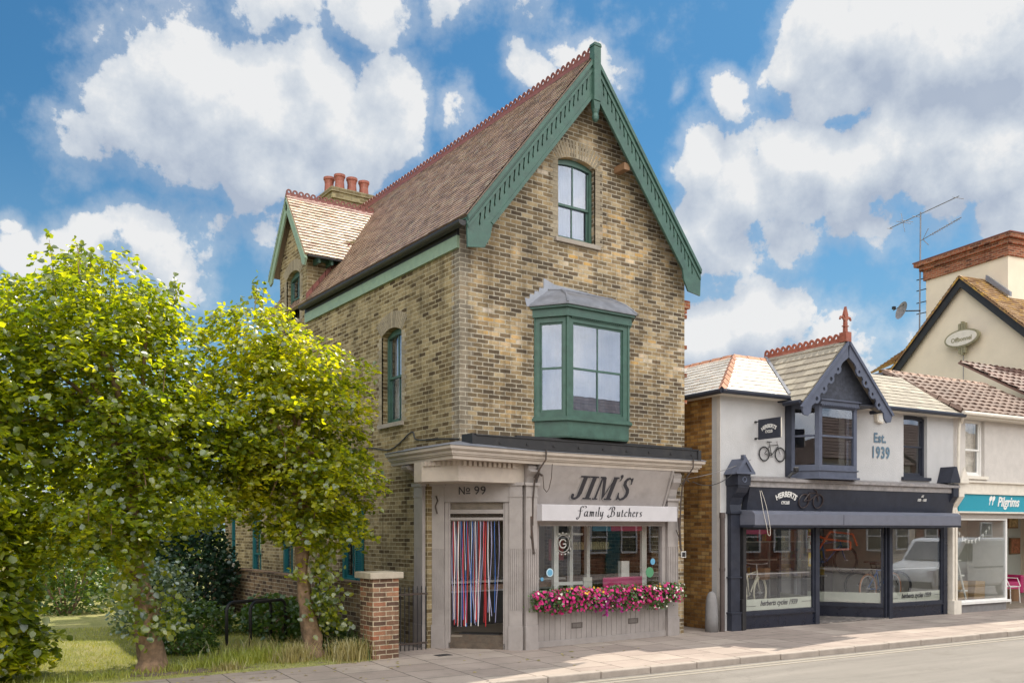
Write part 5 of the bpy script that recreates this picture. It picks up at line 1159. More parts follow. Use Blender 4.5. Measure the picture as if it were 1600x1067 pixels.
mb=MB(); mb.box(.26,7.28,0,2.95,3.4,3.5); mb.box(.26,.3,0,2.95,.26,3.4); mb.build('shop_interior_wall',paint('shop_dark_wall',(.16,.14,.13),.8,.3,3),B)
mb=MB(); mb.slab([(.26,.06),(2.7,.06),(3.05,1.42),(3.9,1.42),(5.0,.10),(7.28,.06),(7.28,3.4),(.26,3.4)],(),.0,.30,Z); mb.build('display_floor',M_intf,B)
mb=MB(); mb.box(.6,7.05,2.08,2.40,-.02,.08); mb.build('transom',M_navy,B); mb=MB(); mb.box(.26,7.28,2.88,2.96,.08,3.4); mb.build('shop_ceiling',M_int,B)
# white pinkish pilaster between the shops
mb=MB(); mb.box(7.24,7.52,0,.32,-.20,.03); mb.box(7.28,7.36,.32,2.5,-.13,.03); mb.box(7.40,7.48,.32,2.5,-.13,.03); mb.box(7.36,7.40,.32,2.5,-.07,.03); mb.box(7.24,7.52,2.34,2.42,-.15,.03)
pl=mb.build('worn_pilaster',M_offwhite,B)
mb=MB(); mb.slab([(0,2.42),(-.12,2.42),(-.12,2.55),(-.3,2.8),(-.3,3.10),(0,3.10)],(),7.28,7.48,lambda a,b,d:(d,a,b)); mb.slab([(7.22,3.12),(7.54,3.12),(7.54,3.18),(7.38,3.5),(7.22,3.18)],(),-.38,-.33,lambda a,b,d:(a,d,b)); mb.build('console',M_offwhite,pl)
mb=MB(); mb.slab([(6.86,3.12),(7.26,3.12),(7.10,3.50),(7.0,3.50)],(),-.36,0,lambda a,b,d:(a,d,b)); mb.slab([(0,2.42),(-.12,2.42),(-.12,2.55),(-.32,2.8),(-.32,3.10),(0,3.10)],(),7.03,7.22,lambda a,b,d:(d,a,b)); mb.build('console_head',M_dark,B)
# awning rope
mb=MB(); mb.tube(smooth_path([(.62,-.45,2.80),(.64,-.52,2.4),(.70,-.55,2.1),(.74,-.55,1.93),(.80,-.55,1.92),(.80,-.54,2.1),(.74,-.5,2.5),(.66,-.45,2.80)],4),.005,5); mb.build('awning_cord',M_offwhite,label='looped pale cord hanging over the left end of the grey awning cassette',cat='cord')
# shop displays
def Mx(u,v,z,yaw=0,s=1): 
    c,s_=math.cos(R(yaw)),math.sin(R(yaw)); return lambda a,b,d:(u+a*c-d*s_,v+a*s_+d*c,z+b)
M_cr=paint('cream_bike',(.66,.60,.48),.35,.05); M_or=paint('orange_frame',(.72,.13,.03),.35,.05); M_bl=paint('blue_frame',(.03,.10,.3),.35,.05); M_tan=paint('tan_tyre',(.35,.16,.08),.7,.1); M_rub=paint('tyre_rubber',(.015,.015,.015),.7,.1)
bicycle('cream bicycle with cream tyres and dark basket in the left window of the cycle shop',Mx(1.35,.55,.31,22),M_cr,M_cr,M_cr,1.02,basket=M_wood,base=(1.35,.55,.31))
bicycle('blue mountain bike raised on a stand behind the angled window',Mx(4.55,1.25,.95,-12),M_bl,M_rub,M_black,1.0,base=(4.55,1.25,.95))
bicycle('blue and white bicycle with tan tyres standing behind the right window',Mx(5.55,.55,.31,6),M_bl,M_tan,M_awn,1.0,base=(5.55,.55,.31))
bicycle('black bicycle parked deep inside behind the right window',Mx(6.3,1.2,.31,-25),M_black,M_rub,M_black,1.0,base=(6.3,1.2,.31))
OFM=lambda a,z:(3.98+(a-3.35)*.62,1.52-(a-3.35)*.76,z+.02)
of=thing('hanging_bicycle','bare orange bicycle frame hanging at the top of the recessed window','bicycle frame',(4.0,1.45,1.5))
mb=MB()
for p,q in (((3.35,2.02),(3.75,1.55)),((3.75,1.55),(4.0,1.95)),((3.38,1.98),(3.9,1.78)),((3.9,1.78),(4.45,1.72)),((3.9,1.52),(4.45,1.55)),((4.45,1.55),(4.45,1.72)),((4.0,1.95),(4.5,1.9)),((4.5,1.9),(4.6,1.62))): mb.tube([OFM(*p),OFM(*q)],.026,7)
mb.build('tubes',M_or,of)
M_yel=paint('yellow_poster',(.62,.42,.04),.6,.1,20); 
for i,(bx,lb,mt) in enumerate((((2.84,2.98,1.88,2.03),'square yellow poster at the top of the cycle shop doorway',M_yel),((2.84,3.02,1.60,1.84),'white notice with a small red picture at the doorway',M_white),((2.84,3.06,1.22,1.52),'yellow and white bill below the white notice at the doorway',M_yel))):
    p_=thing('poster',lb,'poster',(bx[0],.3,bx[2])); mb=MB(); mb.box(bx[0],bx[1],bx[2],bx[3],.3,.304); sh_=mb.build('sheet',mt,p_); mb=MB()
    w_=bx[1]-bx[0]; h_=bx[3]-bx[2]; mb.box(bx[0]+w_*.3,bx[0]+w_*.7,bx[2]+h_*.35,bx[2]+h_*.65,.296,.2995) if i==1 else mb.box(bx[0]+w_*.1,bx[0]+w_*.9,bx[2]+h_*.15,bx[2]+h_*.6,.296,.2995); mb.build('print',paint('print_red',(.35,.05,.03),.6) if i!=2 else M_ghost,p_)
tg=thing('price_tag','tilted white and yellow price card hanging before the orange frame','price card',(3.9,1.3,1.85)); mb=MB(); mb.slab([(3.85,1.86),(4.08,1.80),(4.16,2.06),(3.93,2.12)],(),1.2,1.204,lambda a,b,d:(a,d,b)); mb.build('card',M_white,tg); mb=MB(); mb.slab([(3.905,2.04),(4.135,1.98),(4.16,2.06),(3.93,2.12)],(),1.196,1.1995,lambda a,b,d:(a,d,b)); mb.build('card_header',M_yel,tg)
rb=thing('red_ribbon_sale_strip','crimson strip banner hung across the top left of the cycle shop window','banner',(.9,.2,1.98)); mb=MB(); mb.box(.66,1.40,1.93,2.02,.12,.125); mb.build('cloth',M_mag,rb)
rk=thing('rack','grey metal display racking at the back of the cycle shop','rack',(3,3,.3))
for k in range(6): mb=MB(); mb.box(1.5+k*.95,1.54+k*.95,.3,2.6,2.9,2.95); mb.build('upright',M_awn,rk)
for z in (.8,1.25,1.7,2.15):
    mb=MB(); mb.box(1.5,6.3,z,z+.03,2.75,3.0); mb.build('shelf',M_int,rk)
random.seed(11)
for k in range(46):
    x=1.55+random.random()*4.7; z=random.choice((.83,1.28,1.73)); c=random.choice([(.4,.05,.04),(.04,.1,.25),(.5,.45,.4),(.05,.05,.05),(.5,.35,.05),(.1,.25,.12)])
    b_=MB(); b_.box(x,x+random.uniform(.08,.2),z,z+random.uniform(.1,.32),2.78,2.95); b_.build('stock_box',paint('stock_%d'%(int(c[0]*100)),c,.6),label='boxed goods standing on the racking at the back of the cycle shop',cat='box',group='boxed goods on the cycle shop racking')
# ================================================================== CAFE SHOP
C3=thing('cafe_building','pale rendered shop with white sash window, brown tiled roof and teal sign board','building',(7.56,0,0))
mb=MB(); mb.slab([(7.503,2.9),(16,2.9),(16,4.80),(7.503,4.80)],[opening(8.02,8.80,3.33,4.70)[::-1],opening(10.6,11.4,3.33,4.70)[::-1]],.03,.28,MF(0)); mb.box(9.76,9.8,0,.01,0,.02); mb.build('front_wall',M_render3,C3)
sash(C3,MF(.03),8.02,8.80,3.33,4.70,0,M_white,d=.08,glass=G_shop,bar=False,sill=M_offwhite,split=.48,curtain=M_curtain2)
mb=MB(); tiles(mb,[(7.46,-.25,4.85),(12.4,-.25,4.85),(11.9,1.95,6.12),(7.46,1.95,6.12)],tw=.30,th=.28,lift=.03,roll=.03); mb.build('roof_slope',M_pan,C3)
mb=MB(); hipcap((7.46,-.27,4.87),(7.46,1.95,6.14),.07); mb.build('verge_tiles',M_pan,C3)
mb=MB(); 
hipcap((7.5,1.95,6.14),(12,1.95,6.14),.09); mb.build('ridge_tiles',paint('dusty_ridge',(.36,.24,.18),.8,.2,8,.3),C3)
mb=MB(); tiles(mb,[(7.46,1.95,6.1),(7.46,9,6.1),(12,9,6.1),(12,1.95,6.1)][::-1],tw=.6,th=.6,lift=0); mb.build('flat_roof',M_lead,C3)
mb=MB(); mb.tube([(7.4,-.33,4.80),(16,-.33,4.80)],.05,8); mb.tube([(7.62,-.1,4.78),(7.60,-.08,4.4),(7.58,-.06,3.1)],.035,8); mb.tube([(7.45,-.3,4.75),(7.66,-.1,4.6)],.04,8); mb.build('gutter_pipe',M_offwhite,C3)
mb=MB(); mb.box(7.5,16,4.72,4.78,-.28,.02); mb.build('soffit_board',M_offwhite,C3)
mb=MB(); mb.slab([(7.5,2.46),(12,2.46),(12,2.88),(7.5,2.88)],(),-.14,-.03,MF(0)); sg3=mb.build('sign_board',M_tealsign,C3)
mb=MB(); mb.box(7.48,12,2.88,2.93,-.18,0); mb.box(7.48,12,2.93,3.16,-.14,.02); mb.box(7.48,12,3.16,3.2,-.2,.02); mb.box(7.48,12,2.42,2.46,-.17,.0); mb.build('sign_surround',M_offwhite,C3)
text('Pilgrims',.33,lambda x,y,z:(9.05+x,-.145+z,2.60+y),'lettering',M_white,sg3,depth=.006,bold=.008,shear=.3,align='LEFT',sx=.88)
mb=MB()
for dx in (0,.12):
    mb.slab([(8.74+dx+x,2.62+y) for x,y in ((-.03,.0),(0,.0),(.02,.09),(.08,.13),(.11,.2),(.07,.235),(.0,.20),(-.02,.13),(0,.09))],(),-.146,-.1401,MF(0))
mb.build('shell_emblem',M_white,sg3)
mb=MB(); mb.box(7.5,12,2.30,2.42,-.06,.04); mb.build('transom',paint('pale_transom',(.4,.36,.33),.7,.1,20,.3),C3)
mb=MB(); mb.slab([(7.52,.24),(9.66,.24),(9.66,2.30),(7.52,2.30)],[[(7.58,.30),(7.58,2.25),(9.60,2.25),(9.60,.30)]],-.03,.03,MF(0)); w3=mb.build('cafe_window',M_white,C3)
mb=MB(); mb.box(7.58,9.60,.302,2.248,-.002,.004); mb.build('pane',G_shop,w3)
mb=MB(); mb.box(7.5,9.72,.20,.26,-.10,.04); mb.build('window_sill',M_white,w3)
mb=MB(); mb.box(7.52,9.62,0,.20,-.03,.04); mb.build('stall_riser',M_concrete,w3)
mb=MB(); mb.box(9.60,9.66,.0,2.3,.03,1.0); mb.build('return_frame',M_white,w3)
M_cafe=paint('cafe_wall',(.42,.44,.40),.8,.05,2)
mb=MB(); mb.box(7.56,16,0,2.9,3.0,3.1); mb.box(7.50,7.55,0,2.9,.06,3.0); mb.build('interior_wall',M_cafe,C3)
mb=MB(); mb.box(7.52,16,.0,.04,.05,3.0); mb.build('interior_floor',M_intf,C3)
mb=MB(); mb.box(7.52,16,2.86,2.9,.06,3.0); mb.build('interior_ceiling',M_int,C3)
# cafe things
ld=thing('step_ladder','white folding step ladder standing in the cafe window','ladder',(8.0,.5,.26))
for (a,b) in (((7.90,.35,2.0),(8.45,.25,.10)),((7.95,.6,2.0),(8.6,.55,.1)),((7.88,.4,2.0),(7.75,.7,.1))):
    mb=MB(); mb.tube([a,b],.025,6); mb.build('stile',M_white,ld)
for k in range(4):
    t_=(k+1)/5; mb=MB(); mb.box(7.90+.55*t_-.02,7.95+.65*t_+.03,2.0-1.9*t_,2.03-1.9*t_,.28,.56); mb.build('tread',M_white,ld)
bt_=thing('bunting','string of pale triangular pennants looped across the cafe window','bunting',(8.6,.25,1.8))
pts=smooth_path([(8.05,.25,2.0),(8.3,.25,1.82),(8.55,.25,1.76),(8.85,.25,1.80),(9.15,.25,1.95),(9.4,.25,2.15)],4)
mb=MB(); mb.tube(pts,.004,4); mb.build('cord',M_white,bt_)
for k in range(1,len(pts)-1,2):
    p=pts[k]; mb=MB(); mb.slab([(p.x-.045,p.z),(p.x+.0,p.z-.12),(p.x+.045,p.z+.005)],(),.245,.25,lambda a,b,d:(a,d,b)); mb.build('pennant',M_white if k%4 else M_ghost,bt_)
def chair(u,v,z,label):
    t=thing('garden_chair',label,'chair',(u,v,z)); 
    mb=MB(); mb.slab([(u-.22,v-.2),(u+.22,v-.2),(u+.2,v+.2),(u-.2,v+.2)],(),z+.43,z+.45,Z); mb.build('seat',M_white,t)
    mb=MB(); mb.slab([(u-.22,z+.45),(u+.22,z+.45),(u+.23,z+.75),(u+.15,z+.86),(u-.15,z+.86),(u-.23,z+.75)],[[(u-.13+k*.1,z+.52),(u-.13+k*.1,z+.78),(u-.08+k*.1,z+.78),(u-.08+k*.1,z+.52)] for k in range(3)],.18,.20,lambda a,b,d:(a,v+d,b)); mb.build('backrest',M_white,t)
    for sx_ in (-1,1):
        for sy in (-1,1): mb=MB(); mb.tube([(u+sx_*.20,v+sy*.18,z+.44),(u+sx_*.22,v+sy*.2,z)],.013,6); mb.build('leg',M_white,t)
        mb=MB(); mb.tube([(u+sx_*.2,v+.18,z+.66),(u+sx_*.26,v-.1,z+.66),(u+sx_*.24,v-.2,z+.44)],.012,6); mb.build('armrest',M_white,t)
    return t
chair(11.25,.9,.04,'white metal chair with slatted back at the cafe entrance')
ac=thing('armchair','deep magenta velvet armchair behind the white metal chair','armchair',(13.0,2.2,.04)); 
mb=MB(); mb.box(12.5,13.5,.15,.50,1.85,2.5); mb.build('seat',M_mag,ac,bevel=.05); mb=MB(); mb.slab([(12.45,.5),(13.55,.5),(13.55,.95),(13.35,1.1),(12.65,1.1),(12.45,.95)],(),2.5,2.68,lambda a,b,d:(a,d,b)); mb.build('backrest',M_mag,ac,bevel=.05)
for x in (12.4,13.5): mb=MB(); mb.box(x,x+.15,.15,.68,1.85,2.5); mb.build('armrest',M_mag,ac,bevel=.04)
mb=MB(); mb.lathe([(.15,.0),(.19,.3),(.2,.32)],(11.95,1.2,.04),16); mb.build('dark_tub',M_wood,label='dark brown tub on the floor at the right edge of the cafe',cat='tub')
mb=MB(); mb.box(8.0,8.85,.26,.72,.5,.9); mb.build('cardboard_box',paint('cardboard',(.38,.25,.13),.8,.1),label='long tan cardboard box on the cafe window floor',cat='box')
mb=MB(); mb.slab([(8.95,.26),(9.4,.26),(9.42,.7),(9.02,.72)],(),.4,.6,lambda a,b,d:(a,d,b)); mb.build('paper_sack',MATS['cardboard'],label='crumpled brown paper sack right of the cardboard box',cat='sack')
for i,(a,b,c_,d_) in enumerate(((12.75,13.2,2.05,2.4),(12.85,13.3,1.25,1.75),(9.2,9.55,1.4,1.95))):
    pf=thing('picture_frame',('small gilt framed picture high on the cafe wall','larger dark framed picture below the gilt one on the cafe wall','dark framed print behind the cafe window')[i],'picture',(a,2.9,c_)); mb=MB(); mb.box(a*1.15,b*1.15,c_,d_,2.93,2.98); mb.build('frame',M_wood,pf); mb=MB(); mb.box(a*1.15+.04,b*1.15-.04,c_+.04,d_-.04,2.92,2.929); mb.build('picture',paint('art%d'%i,((.4,.3,.15),(.3,.12,.06),(.15,.13,.12))[i],.7,.5,12),pf)
# neighbour roof beyond
R4=thing('end_building','brown tiled house adjoining the cafe at the right edge','building',(12.5,0,0))
mb=MB(); tiles(mb,[(12.4,-.35,4.95),(22,-.35,4.95),(22,2.7,6.9),(11.8,2.7,6.9)],tw=.30,th=.3,lift=.035,roll=.035); mb.build('roof_slope',paint('dark_pantile',(.12,.065,.05),.7,.2,rnd=.3),R4)
mb=MB(); mb.slab([(12.0,3),(22,3),(22,4.9),(12.0,4.9)],(),.28,.5,MF(0)); mb.build('front_wall',M_render3,R4)
# ================================================================== PUB behind
FR=Matrix.Translation((21.94,3.62,0))@Matrix.Rotation(R(-101.73),4,'Z')
PU=thing('cream_gabled_house','tall cream rendered gable with dark bargeboards rising behind the shops at right','house',(0,0,0))
sl=.907; az=10.42
mb=MB(); mb.slab([(-4.3,0),(4.3,0),(4.3,az-4.3*sl),(0,az-.1),(-4.3,az-4.3*sl)],(),.12,.4,MF(0)); mb.build('gable_wall',M_render2,PU)
for s_ in (-1,1):
    mb=MB(); mb.slab([(0,az-.28),(0,az+.04),(s_*4.5,az-4.5*sl+.04),(s_*4.5,az-4.5*sl-.34)],(),-.06,.0,MF(0)); mb.slab([(0,az-.0),(0,az+.09),(s_*4.5,az-4.5*sl+.09),(s_*4.5,az-4.5*sl)],(),-.10,-.0601,MF(0)); mb.build('bargeboard',M_black,PU)
mb=MB(); e=4.55
P4=[(-e,9,az-e*sl+.1),(-e,-.12,az-e*sl+.1),(0,-.12,az+.1),(0,9,az+.1)]; tiles(mb,P4,lift=.025,tw=.2,th=.15); mb.build('roof_slope',M_pubtile,PU)
mb=MB(); P4=[(e,-.12,az-e*sl+.1),(e,9,az-e*sl+.1),(0,9,az+.1),(0,-.12,az+.1)]; tiles(mb,P4,lift=.025,tw=.2,th=.15); mb.build('roof_slope',M_pubtile,PU)
# the little roof visible left of the gable
mb=MB(); tiles(mb,[(-4.6,.6,8.05),(-3.1,.3,8.2),(-2.6,1.8,9.3),(-3.6,2.2,9.3)],lift=.03,tw=.2,th=.14); mb.box(-4.3,-2.6,7.0,8.1,.7,.9); mb.build('side_roof',M_pubtile,PU)
# chimney stack: long wall slab
mb=MB(); mb.box(-2.35,.96,7.5,11.06,1.0,1.9,); mb.build('chimney_base',M_render2,PU)
mb=MB(); mb.box(-2.42,1.03,11.06,11.42,.93,1.97); mb.box(-2.52,1.12,11.42,11.58,.84,2.06); mb.box(-2.66,1.24,11.58,11.72,.72,2.18); mb.build('chimney_top',M_redbrick,PU)
mb=MB(); mb.box(-2.70,1.28,11.72,11.76,.70,2.2); mb.build('chimney_flaunching',M_ridge,PU)
# lead soaker along slope
mb=MB(); mb.slab([(.2,az-.0),(1.1,az-.75),(1.1,az-.6),(.2,az+.18)],(),.9,1.0,MF(0)); mb.build('lead_soaker',M_lead,PU)
# oval sign
OS=thing('oval_sign','oval white pub sign on a cream gable with gilt brackets above and below','sign',(.1,-.1,8.0))
mb=MB(); mb.slab([(.1+.68*math.cos(t),8.40+.30*math.sin(t)) for t in [2*math.pi*k/32 for k in range(32)]],(),-.12,-.02,MF(0)); rim_=mb.build('oval_rim',paint('gilt',(.25,.22,.13),.4,.2),OS)
mb=MB(); mb.slab([(.1+.60*math.cos(t),8.40+.245*math.sin(t)) for t in [2*math.pi*k/32 for k in range(32)]],(),-.14,-.121,MF(0)); fc_=mb.build('oval_face',M_offwhite,OS)
for dx in (-.1,.0,.1): mb=MB(); mb.box(.1+dx-.04,.1+dx+.04,8.66,8.90+(.06 if dx==0 else 0),-.10,0); mb.box(.1+dx-.04,.1+dx+.04,7.90-(.06 if dx==0 else 0),8.13,-.10,0); mb.build('bracket',MATS['gilt'],OS)
text('Offbonnel',.20,lambda x,y,z:(.12+x,-.145+z,8.30+y),'lettering',MATS['gilt'],fc_,depth=.004,sx=1.,bold=.004)
mb=MB(); mb.tube([(.1,-.02,7.9),(.1,-.02,6.5)],.015,5); mb.build('sign_cable',M_concrete,OS)
# aerial
AE=thing('tv_aerial','tall thin tv aerial mast strapped to the long rendered chimney','aerial',(-2.45,.9,9.3))
mb=MB(); mb.tube([(-2.55,.9,9.2),(-2.50,.9,13.6)],.028,7); mb.build('mast',M_lead,AE)
for z in (11.15,10.75,10.3,9.9): mb=MB(); mb.tube([(-2.68,.9,z),(-2.3,.95,z)],.02,5); mb.build('wall_bracket',M_black,AE)
mb=MB(); mb.tube([(-3.95,.9,13.45),(-.85,.9,13.62)],.018,5)
for x,l in ((-3.95,.12),(-3.3,.35),(-3.15,.3),(-2.7,.2),(-.9,.25)): mb.tube([(x,.9-l,13.5+(x+2.5)*.04),(x+.03,.9+l,13.5+(x+2.5)*.04)],.012,4)
for x in (-3.3,): mb.tube([(x-.1,.9,13.85),(x+.08,.9,13.1)],.012,4)
mb.build('yagi_array',M_lead,AE)
mb=MB(); mb.tube([(-2.5,.9,12.55),(-.75,.9,12.85)],.015,5)
for k in range(12): x=-2.0+k*.1; mb.tube([(x,.9-.1,12.63+k*.018),(x,.9+.1,12.63+k*.018)],.009,4)
for z in (-.3,.3): mb.tube([(-2.4,.9,12.57),(-2.15,.9,12.6+z)],.015,4)
mb.build('uhf_array',M_lead,AE)
DS=thing('satellite_dish','grey satellite dish beside the long chimney','satellite dish',(-2.9,.7,9.9))
mb=MB(); vs=[];fs=[];n=20
c0=Vector((-2.95,.55,10.05)); nrm=Vector((-.25,-.9,.25)).normalized(); a=nrm.cross(Vector((0,0,1))).normalized(); b=nrm.cross(a)
for j in range(5):
    r_=.36*j/4
    for k in range(n): t=2*math.pi*k/n; vs.append(c0+a*r_*math.cos(t)+b*r_*.92*math.sin(t)+nrm*(.10*(j/4)**2))
for j in range(4):
    for k in range(n): fs.append((j*n+k,j*n+(k+1)%n,(j+1)*n+(k+1)%n,(j+1)*n+k))
mb.add(vs,fs); mb.build('dish',M_leadgrey,DS,smooth=True)
mb=MB(); mb.tube([c0-b*.3,c0+nrm*.4+b*.1],.015,5); mb.tube([c0,(-2.5,.9,10.0)],.025,5); mb.box(-.05,.05,-.05,.05,-.05,.05,lambda a_,b_,d_:tuple(c0+nrm*.4+Vector((a_,b_,d_)))); mb.build('feed_arm',M_black,DS)
FR=Matrix.Identity(4)
# red ridged roof glimpsed between the two houses
t=thing('far_red_roof_house','low house with a red tiled roof glimpsed in the gap between the shops','house',(9,14,0))
mb=MB(); tiles(mb,[(5.5,11.5,5.9),(12,11.5,5.9),(12,14,7.6),(5.5,14,7.6)],tw=.3,th=.3,lift=.03,roll=.03); mb.build('roof_slope',paint('far_red_tiles',(.3,.11,.08),.7,.2,rnd=.2),t)
mb=MB(); mb.box(5.6,11.9,0,5.9,11.8,16); mb.build('house_wall',M_render3,t)
# ================================================================== TREES
M_lime=leafmat('lime_leaves',[(0,(.03,.06,.008)),(.28,(.10,.16,.012)),(.55,(.27,.33,.016)),(.85,(.42,.43,.025)),(1,(.55,.44,.03))],.58,.07,.42)
M_lime2=leafmat('lime_leaves_amber',[(0,(.03,.06,.008)),(.28,(.11,.165,.012)),(.55,(.30,.345,.016)),(.85,(.46,.44,.025)),(1,(.6,.40,.03))],.58,.07,.42)
def trunk(t,path,rad,name='trunk',burr=.085,seed=0):
    mb=MB(); pts=smooth_path(path,7); n=len(pts); m=18; vs=[];fs=[]
    for i,p in enumerate(pts):
        r_=np.interp(i/(n-1),np.linspace(0,1,len(rad)),rad)
        for k in range(m):
            a=2*math.pi*k/m; q=Vector((math.cos(a),math.sin(a),0)); nz=noise.noise(Vector((q.x*2.2+seed,q.y*2.2,p.z*2.6)))*1.4+noise.noise(Vector((q.x*7+seed,q.y*7,p.z*3)))*.6
            vs.append(p+q*r_*(1+burr*4*nz+ (.35*max(0,1-p.z/.18) if p.z<.18 else 0)))
        if i:
            for k in range(m): fs.append(((i-1)*m+k,(i-1)*m+(k+1)%m,i*m+(k+1)%m,i*m+k))
    mb.add(vs,fs); return mb.build(name,M_bark,t,smooth=True)
def lime_tree(label,base,tpath,trad,blobs,nclus,leaf=.085,mat=None,seed=1,shoots=(),sprouts=(),per=17):
    """blobs: ellipsoids (cx,cy,cz,rx,ry,rz,weight)"""
    global rng
    rng=np.random.default_rng(seed); random.seed(seed)
    t=thing('lime_tree',label,'tree',base,'pollarded lime trees on the grass')
    trunk(t,tpath,trad,seed=seed)
    top=Vector(tpath[-1])
    # limbs
    mb=MB()
    wts=np.array([b[6] for b in blobs]); wts=wts/wts.sum()
    cen=[]
    for c in range(nclus):
        b=blobs[rng.choice(len(blobs),p=wts)]
        d=rng.normal(0,1,3); d/=np.linalg.norm(d); rr=rng.uniform(0.05,1)**.42
        rr*= (1+.16*noise.noise(Vector(d*2.3)+Vector((seed*3.,0,0)))+.12*noise.noise(Vector(d*5.)+Vector((seed*5.,0,0))))
        p=np.array(b[:3])+d*rr*np.array(b[3:6]); cen.append((p,d,rr))
    Cs=[];Ns=[]
    for (p,d,rr) in cen:
        n=rng.integers(int(per*.6),int(per*1.4)); out=np.array([d[0],d[1],0]); out/=np.linalg.norm(out)+1e-6
        # a spray: leaves along a short twig going outwards, drooping
        L=rng.uniform(.18,.42); tt=rng.uniform(0,1,n); side=np.array([-out[1],out[0],0]); 
        q=p+out*(tt*L)[:,None]+side*(rng.normal(0,.11,n)*(1-.45*tt))[:,None]; q[:,2]+=rng.normal(0,.045,n)-.13*tt*tt+.05*max(0,d[2])
        Cs.append(q); Ns.append(np.tile(np.array([out[0]*.35,out[1]*.35,1.]),(n,1)))
    shoots=list(shoots)
    for q_ in range(22 if nclus>1000 else 8):
        b=blobs[rng.choice(len(blobs),p=wts)]; a_=rng.uniform(0,6.28); e_=rng.uniform(.15,.95); shoots.append((b[0]+b[3]*e_*math.cos(a_),b[1]+b[4]*e_*math.sin(a_),b[2]+b[5]*math.sqrt(1-e_*e_)*.92,rng.uniform(.25,.55),rng.uniform(-.3,.3)+.4*e_*math.cos(a_)))
    for (x,y,z,h,lean) in shoots:     # upright leading shoots
        n=int(h*42); tt=rng.uniform(0,1,n); q=np.stack([x+lean*tt*h+rng.normal(0,.07,n)*(1.15-tt),y+rng.normal(0,.07,n)*(1.15-tt),z+tt*h],1); Cs.append(q); Ns.append(np.stack([rng.normal(0,.8,n),rng.normal(0,.8,n),np.full(n,.8)],1))
        mb.tube([(x,y,z-.05),(x+lean*h*.45,y,z+h*.45),(x+lean*h*.85,y,z+h*.85)],[.008,.006,.002],4,False)
    for (x,y,z,rx,rz,k) in sprouts:   # epicormic growth on the trunk
        q=np.stack([x+rng.normal(0,rx*.5,k),y-.1+rng.normal(0,rx*.45,k),z+rng.normal(0,rz*.5,k)],1); Cs.append(q); Ns.append(np.stack([rng.normal(0,.4,k),rng.normal(-.8,.3,k),np.full(k,.6)],1))
    C=np.concatenate(Cs);N=np.concatenate(Ns); V,F=leaves_np(C,N,leaf,rand=.5,fold=.3)
    np_mesh('crown',V,F,mat or M_lime,t)
    for i in range(16):
        p,d,rr=cen[i*7%len(cen)]; e=Vector(p); mid=top.lerp(e,.5)+Vector((0,0,.25)); j0=top-Vector((0,0,random.uniform(0,.5)))
        mb.tube(smooth_path([j0,mid,e],4),list(np.linspace(.05,.008,9)),6,False)
    mb.build('limbs',M_bark,t,smooth=True)
    return t
lime_tree('lime tree with thick burred trunk left of the cycle racks, middle of three',(-4.53,.97,0),
  [(-4.53,.97,-.05),(-4.55,.97,.35),(-4.62,.99,.8),(-4.70,.98,1.3),(-4.83,1.0,1.8),(-4.78,1.0,2.5),(-4.7,1.0,3.1)],[.19,.165,.15,.135,.12,.11,.09],
  [(-5.25,1.1,4.15,1.45,1.3,1.5,5),(-4.6,1.1,3.3,1.35,1.2,1.0,3),(-5.2,1.0,5.0,1.0,.9,.75,2),(-6.5,1.2,4.1,1.0,1.1,1.2,2.2),(-4.1,1.2,3.5,.6,.9,.9,1.1),(-4.9,.9,2.35,1.3,1.0,.5,2.2),(-5.4,.9,1.9,.8,.7,.4,.8)],2100,leaf=.078,
  shoots=[(-5.75,1,5.2,.85,-.12),(-5.35,1,5.3,.62,.05),(-5.1,.9,5.3,.55,.1),(-4.75,1,5.0,.6,.12),(-6.3,1,4.9,.5,-.15),(-4.3,1.1,4.6,.55,.3),(-5.5,1.1,5.3,.5,-.3),(-6.9,1,4.8,.4,.1),(-3.9,1.2,4.4,.5,.2)],
  sprouts=[(-4.75,.85,1.65,.4,.35,200),(-4.95,.8,1.15,.3,.35,120),(-4.5,.75,.66,.42,.2,170),(-4.35,.8,1.0,.25,.25,80),(-4.7,.8,.9,.25,.5,70)],seed=3)
lime_tree('amber-tipped bushy lime tree before the side wall, nearest the brick pier',(-2.11,.96,0),
  [(-2.11,.96,-.05),(-2.13,.96,.3),(-2.22,.97,.8),(-2.30,.98,1.4),(-2.28,.98,2.1),(-2.4,1.0,2.8)],[.165,.135,.11,.10,.095,.08],
  [(-2.55,1.05,3.55,1.15,1.0,1.25,4),(-2.25,1.05,2.75,1.2,.95,.75,3),(-2.95,1.1,4.6,.85,.8,.85,2),(-2.0,1.0,4.2,.75,.75,.8,1.4),(-3.3,1.15,3.0,.5,.7,.8,1.),(-2.1,.9,2.05,.75,.6,.35,1.1)],1500,leaf=.078,
  shoots=[(-3.05,1,5.2,.75,.08),(-3.3,1,4.9,.55,-.15),(-2.6,1.05,4.9,.55,.1),(-2.25,1,4.7,.45,.25),(-3.75,1,4.6,.55,-.2),(-1.9,1,4.6,.35,.25),(-2.9,1,5.2,.5,-.2)],
  sprouts=[(-2.05,.85,1.55,.24,.45,240),(-2.0,.8,.85,.30,.38,300),(-1.75,.8,.55,.2,.15,50),(-2.45,.85,1.35,.15,.15,30)],mat=M_lime2,seed=5)
